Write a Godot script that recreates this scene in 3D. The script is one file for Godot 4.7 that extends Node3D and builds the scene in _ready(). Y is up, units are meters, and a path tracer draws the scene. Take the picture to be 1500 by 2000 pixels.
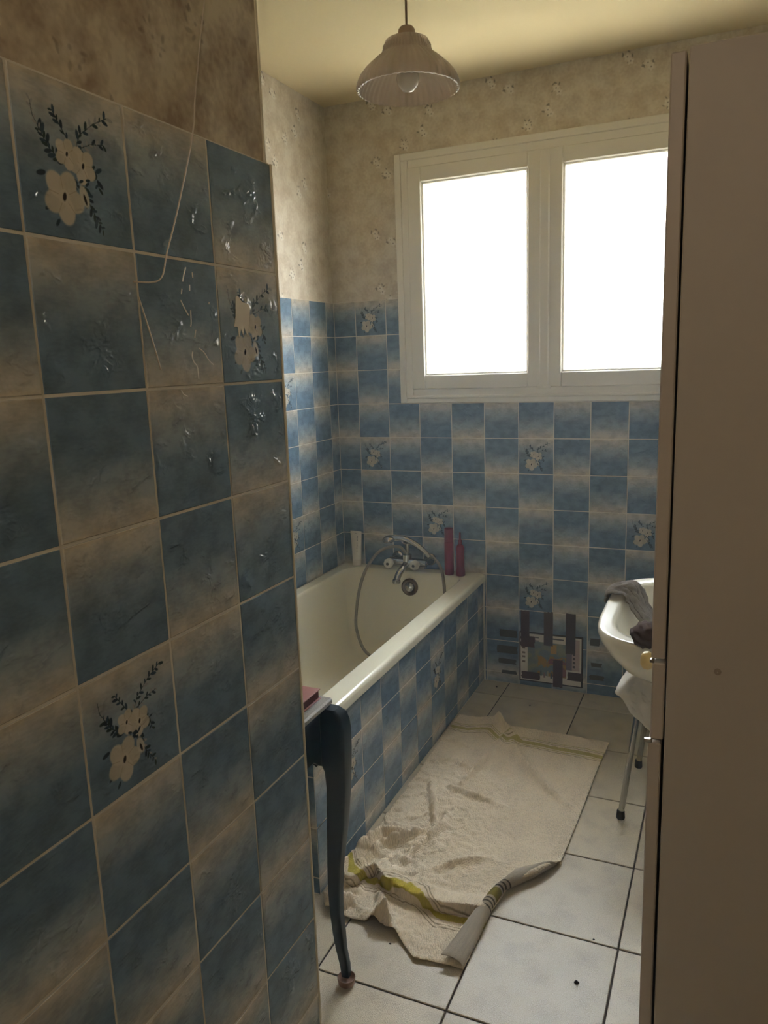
extends Node3D
# Bathroom: tiled walls, built-in tub under a window, pendant lamp, towel on the floor.

const TW := 0.15          # wall tile module
const TH := 0.15272
const CEIL := 2.559
const ZB := -3.241        # face of the tiles on the window wall
const XL := -1.68         # face of the tiles on the tub wall
const XN := -0.618        # face of the tiles on the near wall
const ZE := -1.016        # free end of the near wall
const XR := 0.30          # right wall

var mats := {}
var tile_meshes := {}
var tile_mats: Array = []
var flower_mats: Array = []
var rng := RandomNumberGenerator.new()

# ------------------------------------------------------------------ mesh builder
class MB:
	var V := PackedVector3Array()
	var N := PackedVector3Array()
	var U := PackedVector2Array()
	var I := PackedInt32Array()

	# smooth patch; orient: null = closed solid (outward), Vector3 = side that faces out
	func patch(v: PackedVector3Array, u: PackedVector2Array, idx: PackedInt32Array, orient = null) -> void:
		var n := PackedVector3Array()
		n.resize(v.size())
		var vol := 0.0
		var c := Vector3.ZERO
		for p in v:
			c += p
		c /= maxf(1.0, v.size())
		var total := Vector3.ZERO
		for k in range(0, idx.size(), 3):
			var a := v[idx[k]]
			var b := v[idx[k + 1]]
			var d := v[idx[k + 2]]
			var f := (b - a).cross(d - a)
			vol += f.dot(a - c)
			total += f
			n[idx[k]] += f
			n[idx[k + 1]] += f
			n[idx[k + 2]] += f
		var s: float = vol if orient == null else total.dot(orient)
		var base := V.size()
		for k in v.size():
			V.append(v[k])
			N.append((n[k] * (1.0 if s > 0.0 else -1.0)).normalized() if n[k].length_squared() > 1e-30 else Vector3.UP)
			U.append(u[k])
		for k in range(0, idx.size(), 3):
			if s > 0.0:
				I.append_array([base + idx[k], base + idx[k + 2], base + idx[k + 1]])
			else:
				I.append_array([base + idx[k], base + idx[k + 1], base + idx[k + 2]])

	func quad(a: Vector3, b: Vector3, c: Vector3, d: Vector3, out: Vector3, uv := PackedVector2Array()) -> void:
		if uv.is_empty():
			var m := out.abs()
			for p in [a, b, c, d]:
				if m.y >= m.x and m.y >= m.z:
					uv.append(Vector2(p.x, p.z))
				elif m.x >= m.z:
					uv.append(Vector2(-p.z, -p.y))
				else:
					uv.append(Vector2(p.x, -p.y))
		patch(PackedVector3Array([a, b, c, d]), uv, PackedInt32Array([0, 1, 2, 0, 2, 3]), out)

	func tri(a: Vector3, b: Vector3, c: Vector3, out: Vector3) -> void:
		patch(PackedVector3Array([a, b, c]), PackedVector2Array([Vector2(a.x, a.z), Vector2(b.x, b.z), Vector2(c.x, c.z)]), PackedInt32Array([0, 1, 2]), out)

	func box(p: Vector3, q: Vector3, bev := 0.0, xf := Transform3D.IDENTITY) -> void:
		var lo := Vector3(minf(p.x, q.x), minf(p.y, q.y), minf(p.z, q.z))
		var hi := Vector3(maxf(p.x, q.x), maxf(p.y, q.y), maxf(p.z, q.z))
		var b := minf(bev, 0.49 * minf(hi.x - lo.x, minf(hi.y - lo.y, hi.z - lo.z)))
		# corner point: sign per axis, axis of the face it lies on
		var pt := func(s: Array, face: int) -> Vector3:
			var r := Vector3.ZERO
			for ax in 3:
				var e: float = hi[ax] if s[ax] > 0 else lo[ax]
				if ax != face:
					e -= s[ax] * b
				r[ax] = e
			return xf * r
		for ax in 3:
			var o1 := (ax + 1) % 3
			var o2 := (ax + 2) % 3
			for sg in [-1, 1]:
				var out := Vector3.ZERO
				out[ax] = sg
				var cs := []
				for w in [[-1, -1], [1, -1], [1, 1], [-1, 1]]:
					var s := [0, 0, 0]
					s[ax] = sg
					s[o1] = w[0]
					s[o2] = w[1]
					cs.append(pt.call(s, ax))
				quad(cs[0], cs[1], cs[2], cs[3], xf.basis * out)
		if b <= 0.0:
			return
		for ax in 3:
			var o1 := (ax + 1) % 3
			var o2 := (ax + 2) % 3
			for s1 in [-1, 1]:
				for s2 in [-1, 1]:
					var s := [0, 0, 0]
					s[o1] = s1
					s[o2] = s2
					s[ax] = -1
					var t := s.duplicate()
					t[ax] = 1
					var out := Vector3.ZERO
					out[o1] = s1
					out[o2] = s2
					quad(pt.call(s, o1), pt.call(t, o1), pt.call(t, o2), pt.call(s, o2), xf.basis * out)
		for sx in [-1, 1]:
			for sy in [-1, 1]:
				for sz in [-1, 1]:
					tri(pt.call([sx, sy, sz], 0), pt.call([sx, sy, sz], 1), pt.call([sx, sy, sz], 2), xf.basis * Vector3(sx, sy, sz))

	func loft(rings: Array, closed := true, cap0 := true, cap1 := true, orient = null) -> void:
		var n: int = rings[0].size()
		var m := rings.size()
		var cols := n + 1 if closed else n
		var v := PackedVector3Array()
		var u := PackedVector2Array()
		var idx := PackedInt32Array()
		for i in m:
			for j in cols:
				v.append(rings[i][j % n])
				u.append(Vector2(float(j) / (cols - 1), float(i) / maxf(1.0, m - 1)))
		for i in m - 1:
			for j in cols - 1:
				var a := i * cols + j
				idx.append_array([a, a + 1, a + cols + 1, a, a + cols + 1, a + cols])
		var first := V.size()
		patch(v, u, idx, orient if orient != null else null)
		if closed:  # one normal along the seam
			for i in m:
				var p := first + i * cols
				var nn := (N[p] + N[p + cols - 1]).normalized()
				N[p] = nn
				N[p + cols - 1] = nn
		for e in [[cap0, 0, 1], [cap1, m - 1, m - 2]]:
			if not e[0]:
				continue
			var c := Vector3.ZERO
			var c2 := Vector3.ZERO
			for p in rings[e[1]]:
				c += p
			c /= n
			for p in rings[e[2]]:
				c2 += p
			c2 /= n
			var cv := PackedVector3Array([c])
			var cu := PackedVector2Array([Vector2(0.5, 0.5)])
			var ci := PackedInt32Array()
			for j in n:
				cv.append(rings[e[1]][j])
				cu.append(Vector2(0.5 + 0.5 * cos(TAU * j / n), 0.5 + 0.5 * sin(TAU * j / n)))
				ci.append_array([0, 1 + j, 1 + (j + 1) % n])
			var out := c - c2
			patch(cv, cu, ci, out if out.length_squared() > 1e-12 else Vector3.UP)

	# profile: Vector2(radius, height) from bottom to top or back; ribs wave the radius
	func lathe(profile: Array, xf := Transform3D.IDENTITY, seg := 32, caps := true, ribs := 0, depth := 0.0) -> void:
		var rings := []
		for p in profile:
			var r := PackedVector3Array()
			for j in seg:
				var a := TAU * j / seg
				var rad: float = p.x * (1.0 + (depth * cos(ribs * a) if ribs else 0.0))
				r.append(xf * Vector3(rad * cos(a), p.y, rad * sin(a)))
			rings.append(r)
		loft(rings, true, caps, caps)

	func tube(path: Array, radius: float, seg := 10, taper := -1.0) -> void:
		var rings := []
		var side := Vector3.ZERO
		for i in path.size():
			var t: Vector3 = (path[mini(i + 1, path.size() - 1)] - path[maxi(i - 1, 0)]).normalized()
			if side == Vector3.ZERO:
				side = t.cross(Vector3.UP if absf(t.y) < 0.9 else Vector3.RIGHT).normalized()
			side = (side - t * side.dot(t)).normalized()
			var up := t.cross(side)
			var k := radius if taper < 0.0 else lerpf(radius, taper, float(i) / (path.size() - 1))
			var r := PackedVector3Array()
			for j in seg:
				var a := TAU * j / seg
				r.append(path[i] + (side * cos(a) + up * sin(a)) * k)
			rings.append(r)
		loft(rings)

	func ball(c: Vector3, r: Vector3, seg := 16) -> void:
		var prof := []
		for i in seg / 2 + 1:
			var a := -PI / 2 + PI * i / (seg / 2)
			prof.append(Vector2(maxf(cos(a), 0.001), sin(a)))
		lathe(prof, Transform3D(Basis.from_scale(r), c), seg, false)

	func mesh() -> ArrayMesh:
		var arr := []
		arr.resize(Mesh.ARRAY_MAX)
		arr[Mesh.ARRAY_VERTEX] = V
		arr[Mesh.ARRAY_NORMAL] = N
		arr[Mesh.ARRAY_TEX_UV] = U
		arr[Mesh.ARRAY_INDEX] = I
		var m := ArrayMesh.new()
		m.add_surface_from_arrays(Mesh.PRIMITIVE_TRIANGLES, arr)
		return m

# ------------------------------------------------------------------ scene tree helpers
func put(called: String, b, material: Material, parent: Node = self) -> MeshInstance3D:
	var o := MeshInstance3D.new()
	o.name = numbered(called, parent)
	o.mesh = b.mesh() if b is MB else b
	o.material_override = null
	o.set_surface_override_material(0, material)
	parent.add_child(o, true)
	return o

func numbered(called: String, parent: Node) -> String:
	if not parent.has_node(NodePath(called)):
		return called
	var key := "n_" + called
	var k: int = parent.get_meta(key, 0) + 1
	parent.set_meta(key, k)
	return "%s_%03d" % [called, k]

func tag(o: Node, label: String, category: String, group := "", kind := "") -> Node:
	if label:
		o.set_meta("label", label)
	if category:
		o.set_meta("category", category)
	if group:
		o.set_meta("group", group)
	if kind:
		o.set_meta("kind", kind)
	return o

func thing(called: String, label: String, category: String, at := Vector3.ZERO, group := "") -> Node3D:
	var o := Node3D.new()
	o.name = numbered(called, self)
	o.position = at
	add_child(o, true)
	tag(o, label, category, group)
	return o

func structure(o: Node, label := "", category := "") -> Node:
	return tag(o, label, category, "", "structure")

# ------------------------------------------------------------------ materials
func mat(key: String, color: Color, rough := 0.6, metal := 0.0, spec := 0.5) -> StandardMaterial3D:
	if mats.has(key):
		return mats[key]
	var m := StandardMaterial3D.new()
	m.resource_name = key
	m.albedo_color = color
	m.roughness = rough
	m.metallic = metal
	m.metallic_specular = spec
	mats[key] = m
	return m

func noise(sd: int, freq: float, oct := 4, type := FastNoiseLite.TYPE_SIMPLEX_SMOOTH) -> FastNoiseLite:
	var n := FastNoiseLite.new()
	n.seed = sd
	n.noise_type = type
	n.frequency = freq
	n.fractal_type = FastNoiseLite.FRACTAL_FBM
	n.fractal_octaves = oct
	return n

# noise that repeats over the unit square: four shifted copies, cross-faded
func wrapped(n: FastNoiseLite, x: float, y: float, r: float) -> float:
	var a := smoothstep(0.0, 1.0, x)
	var b := smoothstep(0.0, 1.0, y)
	var t := (1.0 - a) * (1.0 - b) * n.get_noise_2d(x * r, y * r) + a * (1.0 - b) * n.get_noise_2d((x - 1.0) * r, y * r)
	t += (1.0 - a) * b * n.get_noise_2d(x * r, (y - 1.0) * r) + a * b * n.get_noise_2d((x - 1.0) * r, (y - 1.0) * r)
	return t / sqrt((a * a + (1.0 - a) * (1.0 - a)) * (b * b + (1.0 - b) * (1.0 - b)))

func tex(im: Image) -> ImageTexture:
	return ImageTexture.create_from_image(im)

func blob(im: Image, c: Vector2, r: Vector2, turn: float, col: Color, strength := 1.0, soft := 0.25) -> void:
	var s := im.get_width()
	var big := maxf(r.x, r.y) * 1.3
	for y in range(maxi(0, int((c.y - big) * s)), mini(s, int((c.y + big) * s) + 1)):
		for x in range(maxi(0, int((c.x - big) * s)), mini(s, int((c.x + big) * s) + 1)):
			var d := (Vector2((x + 0.5) / s, (y + 0.5) / s) - c).rotated(-turn) / r
			var k := 1.0 - smoothstep(1.0 - soft, 1.0 + soft, d.length())
			if k > 0.0:
				im.set_pixel(x, y, im.get_pixel(x, y).lerp(col, k * strength))

func line(im: Image, a: Vector2, b: Vector2, w: float, col: Color, strength := 1.0) -> void:
	var steps := int(a.distance_to(b) / (w * 0.7)) + 2
	for i in steps:
		blob(im, a.lerp(b, float(i) / (steps - 1)), Vector2(w, w), 0.0, col, strength, 0.4)

func flower(im: Image, c: Vector2, r: float, turn: float, petals := 5) -> void:
	var white := Color8(208, 198, 178)
	for k in petals:
		var a := turn + TAU * k / petals
		blob(im, c + Vector2.from_angle(a) * r * 0.55, Vector2(r * 0.56, r * 0.46), a, white if k % 2 else Color8(198, 188, 166), 0.95, 0.12)
	blob(im, c, Vector2(r * 0.3, r * 0.3), 0, white, 1.0, 0.3)
	for k in petals:
		var a := turn + TAU * (k + 0.5) / petals
		line(im, c + Vector2.from_angle(a) * r * 0.3, c + Vector2.from_angle(a) * r * 0.8, 0.003, Color8(176, 164, 140), 0.5)
	blob(im, c + Vector2(0.005, 0), Vector2(r * 0.09, r * 0.17), 0.3, Color8(40, 34, 30), 1.0, 0.3)

func leaf(im: Image, c: Vector2, l: float, a: float, col: Color) -> void:
	blob(im, c + Vector2.from_angle(a) * l, Vector2(l, l * 0.42), a, col, 0.9, 0.2)

func sprig(im: Image, p: Array, r: RandomNumberGenerator, n: int, l: float, fade := 0.0) -> void:
	var dark := [Color8(28, 44, 58), Color8(40, 62, 78), Color8(34, 52, 52)]
	for i in p.size() - 1:
		line(im, p[i], p[i + 1], 0.0035, Color8(48, 62, 66), 0.7 - fade * 0.4)
	for i in n:
		var t := float(i) / maxf(1.0, n - 1) * (p.size() - 1.001)
		var k := int(t)
		var q: Vector2 = p[k].lerp(p[k + 1], t - k)
		var dir: float = (p[k + 1] - p[k]).angle()
		var c: Color = dark[i % 3]
		if r.randf() < fade:
			c = c.lerp(Color8(196, 190, 186), 0.75)
		leaf(im, q, l * r.randf_range(0.7, 1.5), dir + (0.8 if i % 2 else -0.8) + r.randf_range(-0.3, 0.3), c)

func tile_images(sd: int, with_flower: bool) -> Array:
	var s := 256
	var im := Image.create(s, s, false, Image.FORMAT_RGB8)
	var hm := Image.create(s, s, false, Image.FORMAT_RGB8)
	var cloud := noise(sd, 0.010, 4)
	var fine := noise(sd + 9, 0.06, 3)
	var swirl := noise(sd + 77, 0.0075, 3)
	swirl.fractal_type = FastNoiseLite.FRACTAL_RIDGED
	swirl.domain_warp_enabled = true
	swirl.domain_warp_amplitude = 45.0
	swirl.domain_warp_frequency = 0.010
	swirl.domain_warp_fractal_octaves = 2
	var where := noise(sd + 50, 0.009, 2)
	var edge := Color8(214, 202, 180)
	var light := Color8(204, 198, 184)
	var mid := Color8(162, 172, 176)
	var blue := Color8(114, 138, 157)
	for y in s:
		for x in s:
			var v := float(y) / s
			var w := swirl.get_noise_2d(x * 0.8 + y * 0.3, y * 1.2)
			var g := v + 0.07 * cloud.get_noise_2d(x * 0.7, y * 1.8) + 0.03 * fine.get_noise_2d(x, y)
			var c := edge.lerp(light, smoothstep(0.0, 0.06, g)).lerp(mid, smoothstep(0.04, 0.34, g)).lerp(blue, smoothstep(0.22, 0.70, g))
			c = c.darkened(clampf(0.06 + 0.16 * cloud.get_noise_2d(x + 900.0, y * 1.3) + 0.05 * fine.get_noise_2d(x * 0.7, y * 2.0), 0.0, 0.3))
			im.set_pixel(x, y, c)
			var e := minf(minf(v, 1.0 - v), minf(float(x) / s, 1.0 - float(x) / s))
			var h := 0.35 + 0.55 * smoothstep(0.15, 0.95, w) * smoothstep(-0.15, 0.35, where.get_noise_2d(x, y)) + 0.10 * cloud.get_noise_2d(x, y) + 0.02 * fine.get_noise_2d(x, y)
			h = lerpf(0.35, h, smoothstep(0.0, 0.07, e))
			hm.set_pixel(x, y, Color(h, h, h))
	if with_flower:
		var r := RandomNumberGenerator.new()
		r.seed = sd * 7 + 1
		sprig(im, [Vector2(0.50, 0.42), Vector2(0.56, 0.30), Vector2(0.70, 0.20), Vector2(0.84, 0.13)], r, 18, 0.022, 0.35)
		sprig(im, [Vector2(0.52, 0.40), Vector2(0.66, 0.34), Vector2(0.78, 0.32)], r, 12, 0.018, 0.55)
		sprig(im, [Vector2(0.46, 0.38), Vector2(0.38, 0.27), Vector2(0.33, 0.20)], r, 9, 0.02)
		sprig(im, [Vector2(0.38, 0.52), Vector2(0.27, 0.44), Vector2(0.20, 0.34)], r, 16, 0.026)
		sprig(im, [Vector2(0.22, 0.36), Vector2(0.16, 0.27), Vector2(0.15, 0.18)], r, 9, 0.014, 0.7)
		sprig(im, [Vector2(0.54, 0.60), Vector2(0.60, 0.76), Vector2(0.70, 0.90)], r, 18, 0.022, 0.25)
		sprig(im, [Vector2(0.60, 0.50), Vector2(0.68, 0.52), Vector2(0.70, 0.62)], r, 9, 0.024)
		leaf(im, Vector2(0.22, 0.60), 0.04, 2.9, Color8(30, 46, 60))
		leaf(im, Vector2(0.24, 0.80), 0.032, 2.6, Color8(34, 50, 60))
		leaf(im, Vector2(0.30, 0.88), 0.03, 2.2, Color8(40, 60, 70))
		flower(im, Vector2(0.56, 0.50), 0.115, 0.5)
		flower(im, Vector2(0.42, 0.45), 0.095, 0.1)
		for k in 14:
			leaf(im, Vector2(0.40 + 0.18 * r.randf(), 0.54 + 0.12 * r.randf()), 0.022, r.randf() * TAU, Color8(30, 48, 58))
		flower(im, Vector2(0.36, 0.73), 0.165, 0.2)
		blob(im, Vector2(0.55, 0.70), Vector2(0.04, 0.075), -0.3, Color8(206, 198, 178), 0.9, 0.2)
		blob(im, Vector2(0.555, 0.72), Vector2(0.011, 0.035), -0.3, Color8(44, 40, 36), 1.0, 0.3)
	return [im, hm]

func build_tile_materials() -> void:
	for k in 6:
		var two := tile_images(11 + k * 5, k >= 4)
		var m := StandardMaterial3D.new()
		m.resource_name = "glazed_tile_%d" % k
		m.albedo_texture = tex(two[0])
		m.roughness = 0.22
		m.metallic_specular = 0.45
		m.heightmap_enabled = true
		m.heightmap_texture = tex(two[1])
		m.heightmap_scale = 0.27
		if k < 4:
			tile_mats.append(m)
		else:
			flower_mats.append(m)

func wallpaper_material(key: String, base: Color, dark: Color, sd: int, mottle: float, print_strength := 0.7) -> StandardMaterial3D:
	var s := 512
	var im := Image.create(s, s, false, Image.FORMAT_RGB8)
	var hm := Image.create(s, s, false, Image.FORMAT_RGB8)
	var n1 := noise(sd, 1.0, 4)
	var n2 := noise(sd + 3, 1.0, 3)
	for y in s:
		for x in s:
			var a := wrapped(n1, float(x) / s, float(y) / s, 6.0)
			var b := wrapped(n2, float(x) / s, float(y) / s, 34.0)
			var t := clampf(0.38 + mottle * a * 1.1 + 0.35 * b, 0.0, 1.0)
			im.set_pixel(x, y, base.lerp(dark, t))
			var h := 0.5 + 0.3 * b + 0.15 * a
			hm.set_pixel(x, y, Color(h, h, h))
	var r := RandomNumberGenerator.new()
	r.seed = sd
	for c in [Vector2(0.22, 0.18), Vector2(0.36, 0.24), Vector2(0.72, 0.30), Vector2(0.66, 0.44), Vector2(0.25, 0.62), Vector2(0.34, 0.72), Vector2(0.78, 0.80), Vector2(0.68, 0.88), Vector2(0.5, 0.52)]:
		for k in 7:
			var q: Vector2 = c + Vector2.from_angle(r.randf() * TAU) * 0.035
			var l := r.randf_range(0.006, 0.013)
			blob(im, q, Vector2(l, l * 0.45), r.randf() * TAU, dark.darkened(0.28), print_strength, 0.35)
		var turn := r.randf() * TAU
		for f in 2:
			var q: Vector2 = c + Vector2(0.022 * f, 0.03 * f)
			for k in 5:
				var a := turn + TAU * k / 5
				blob(im, q + Vector2.from_angle(a) * 0.013, Vector2(0.013, 0.009), a, base.lightened(0.25), print_strength, 0.4)
				blob(hm, q + Vector2.from_angle(a) * 0.013, Vector2(0.013, 0.009), a, Color(0.8, 0.8, 0.8), 0.7, 0.5)
			blob(im, q, Vector2(0.005, 0.005), 0, dark.darkened(0.25), print_strength, 0.4)
	var m := StandardMaterial3D.new()
	m.resource_name = key
	m.albedo_texture = tex(im)
	m.heightmap_enabled = true
	m.heightmap_texture = tex(hm)
	m.heightmap_scale = 0.10
	m.roughness = 0.75
	m.uv1_scale = Vector3(1.9, 1.9, 1)
	mats[key] = m
	return m

func speckle_material(key: String, base: Color, dark: Color, light: Color, rough: float, bump: float, sc: float) -> StandardMaterial3D:
	var s := 512
	var im := Image.create(s, s, false, Image.FORMAT_RGB8)
	var hm := Image.create(s, s, false, Image.FORMAT_RGB8)
	var n1 := noise(hash(key) % 1000, 1.0, 3)
	var n2 := noise(hash(key) % 1000 + 5, 1.0, 2)
	for y in s:
		for x in s:
			var a := wrapped(n1, float(x) / s, float(y) / s, 5.0)
			var b := wrapped(n2, float(x) / s, float(y) / s, 150.0)
			var c := base.lerp(dark, clampf(0.35 * a + 0.9 * maxf(0.0, b - 0.12), 0.0, 1.0))
			c = c.lerp(light, clampf(1.1 * maxf(0.0, -b - 0.15), 0.0, 1.0))
			im.set_pixel(x, y, c)
			var h := 0.5 + 0.45 * b
			hm.set_pixel(x, y, Color(h, h, h))
	var m := StandardMaterial3D.new()
	m.resource_name = key
	m.albedo_texture = tex(im)
	m.heightmap_enabled = true
	m.heightmap_texture = tex(hm)
	m.heightmap_scale = bump
	m.roughness = rough
	m.uv1_scale = Vector3(sc, sc, 1)
	mats[key] = m
	return m

# ------------------------------------------------------------------ tiling
# a tile whose front looks along +Z; u0..v1 = the share of the whole tile that is left after cutting
func tile_mesh(w: float, h: float, u0: float, u1: float, v0: float, v1: float, flip: bool, thick := 0.008) -> ArrayMesh:
	var key := "%.4f %.4f %.3f %.3f %.3f %.3f %s" % [w, h, u0, u1, v0, v1, flip]
	if tile_meshes.has(key):
		return tile_meshes[key]
	var b := MB.new()
	var uv := func(p: Vector3) -> Vector2:
		var q := Vector2(lerpf(u0, u1, p.x / w + 0.5), lerpf(v0, v1, 0.5 - p.y / h))
		return Vector2.ONE - q if flip else q
	var c := 0.0008
	var x := w / 2
	var y := h / 2
	var f := [Vector3(-x + c, -y + c, 0), Vector3(x - c, -y + c, 0), Vector3(x - c, y - c, 0), Vector3(-x + c, y - c, 0)]
	var g := [Vector3(-x, -y, -c), Vector3(x, -y, -c), Vector3(x, y, -c), Vector3(-x, y, -c)]
	var k := [Vector3(-x, -y, -thick), Vector3(x, -y, -thick), Vector3(x, y, -thick), Vector3(-x, y, -thick)]
	b.quad(f[0], f[1], f[2], f[3], Vector3(0, 0, 1), PackedVector2Array([uv.call(f[0]), uv.call(f[1]), uv.call(f[2]), uv.call(f[3])]))
	for i in 4:
		var j := (i + 1) % 4
		var out: Vector3 = (g[i] + g[j]) * 0.5
		out.z = 0
		out = out.normalized()
		b.quad(f[i], f[j], g[j], g[i], out + Vector3(0, 0, 1), PackedVector2Array([uv.call(f[i]), uv.call(f[j]), uv.call(g[j]), uv.call(g[i])]))
		b.quad(g[i], g[j], k[j], k[i], out, PackedVector2Array([uv.call(g[i]), uv.call(g[j]), uv.call(k[j]), uv.call(k[i])]))
	tile_meshes[key] = b.mesh()
	return tile_meshes[key]

# basis: x to the right, y up, z out of the wall. origin: where line (0,0) of the grid lies on the tile face.
# area: Rect2 in (right, up) relative to origin; hole likewise. flowers: list of Vector2i(col,row)
func lay_tiles(parent: Node3D, basis: Basis, origin: Vector3, area: Rect2, flowers: Array, hole := Rect2(), gap := 0.0034) -> void:
	for r in range(floori(-area.end.y / TH) - 1, ceili(-area.position.y / TH) + 1):
		for c in range(floori(area.position.x / TW) - 1, ceili(area.end.x / TW) + 1):
			var x0 := c * TW
			var x1 := x0 + TW
			var y1 := -r * TH
			var y0 := y1 - TH
			var a0 := maxf(x0, area.position.x)
			var a1 := minf(x1, area.end.x)
			var b0 := maxf(y0, area.position.y)
			var b1 := minf(y1, area.end.y)
			if a1 - a0 < 0.008 or b1 - b0 < 0.008:
				continue
			if hole.size.x > 0.0 and b1 > hole.position.y + 0.012 and b0 < hole.end.y:
				if a0 >= hole.position.x and a1 <= hole.end.x:
					continue
				if a0 < hole.position.x and a1 > hole.position.x:
					a1 = hole.position.x
				elif a1 > hole.end.x and a0 < hole.end.x:
					a0 = hole.end.x
				if a1 - a0 < 0.008:
					continue
			var is_flower := flowers.has(Vector2i(c, r))
			var flip := not is_flower and posmod(c + r, 2) == 0
			var w := a1 - a0 - gap
			var h := b1 - b0 - gap
			var o := MeshInstance3D.new()
			o.name = numbered("tile", parent)
			o.mesh = tile_mesh(w, h, (a0 - x0) / TW, (a1 - x0) / TW, (y1 - b1) / TH, (y1 - b0) / TH, flip)
			var m: StandardMaterial3D = flower_mats[rng.randi() % flower_mats.size()] if is_flower else tile_mats[rng.randi() % tile_mats.size()]
			o.set_surface_override_material(0, m)
			var tilt := Basis.from_euler(Vector3(clampf(rng.randfn() * 0.0018, -0.003, 0.003), clampf(rng.randfn() * 0.0018, -0.003, 0.003), 0))
			o.transform = Transform3D(basis * tilt, origin + basis * Vector3((a0 + a1) / 2, (b0 + b1) / 2, rng.randf_range(-0.0002, 0.0004)))
			parent.add_child(o, true)

# ------------------------------------------------------------------ scene
func _ready() -> void:
	rng.seed = 4
	camera_and_light()
	build_tile_materials()
	shell()
	window()
	outside()
	tub()
	cupboard()
	basin()
	table()
	floor_towel()
	lamp()
	unseen_lamp()
	tub_things()
	access_panel()
	small_things()

func camera_and_light() -> void:
	var cam := Camera3D.new()
	cam.name = "camera"
	cam.fov = 67.057
	cam.near = 0.02
	cam.transform = Transform3D(Basis(Vector3(0.91362, -0.03471, -0.40508), Vector3(-0.04581, 0.98122, -0.18739), Vector3(0.40398, 0.18976, 0.89487)).orthonormalized(), Vector3(0, 1.4549, 0))
	add_child(cam)
	cam.current = true
	var sky := ProceduralSkyMaterial.new()
	sky.sky_top_color = Color(0.92, 0.96, 1.0)
	sky.sky_horizon_color = Color(1.0, 0.985, 0.955)
	sky.ground_bottom_color = Color(0.62, 0.60, 0.56)
	sky.ground_horizon_color = Color(0.85, 0.84, 0.80)
	sky.sun_angle_max = 1.0
	var env := Environment.new()
	env.background_mode = Environment.BG_SKY
	env.sky = Sky.new()
	env.sky.sky_material = sky
	env.background_energy_multiplier = 6.0
	env.tonemap_mode = Environment.TONE_MAPPER_LINEAR
	env.tonemap_exposure = 7.0
	env.sdfgi_enabled = true
	env.ssao_enabled = true
	env.ssil_enabled = true
	env.volumetric_fog_enabled = true
	env.volumetric_fog_density = 0.038
	env.volumetric_fog_anisotropy = 0.25
	env.volumetric_fog_albedo = Color(0.93, 0.96, 1.0)
	var we := WorldEnvironment.new()
	we.name = "world_environment"
	we.environment = env
	add_child(we)

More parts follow.
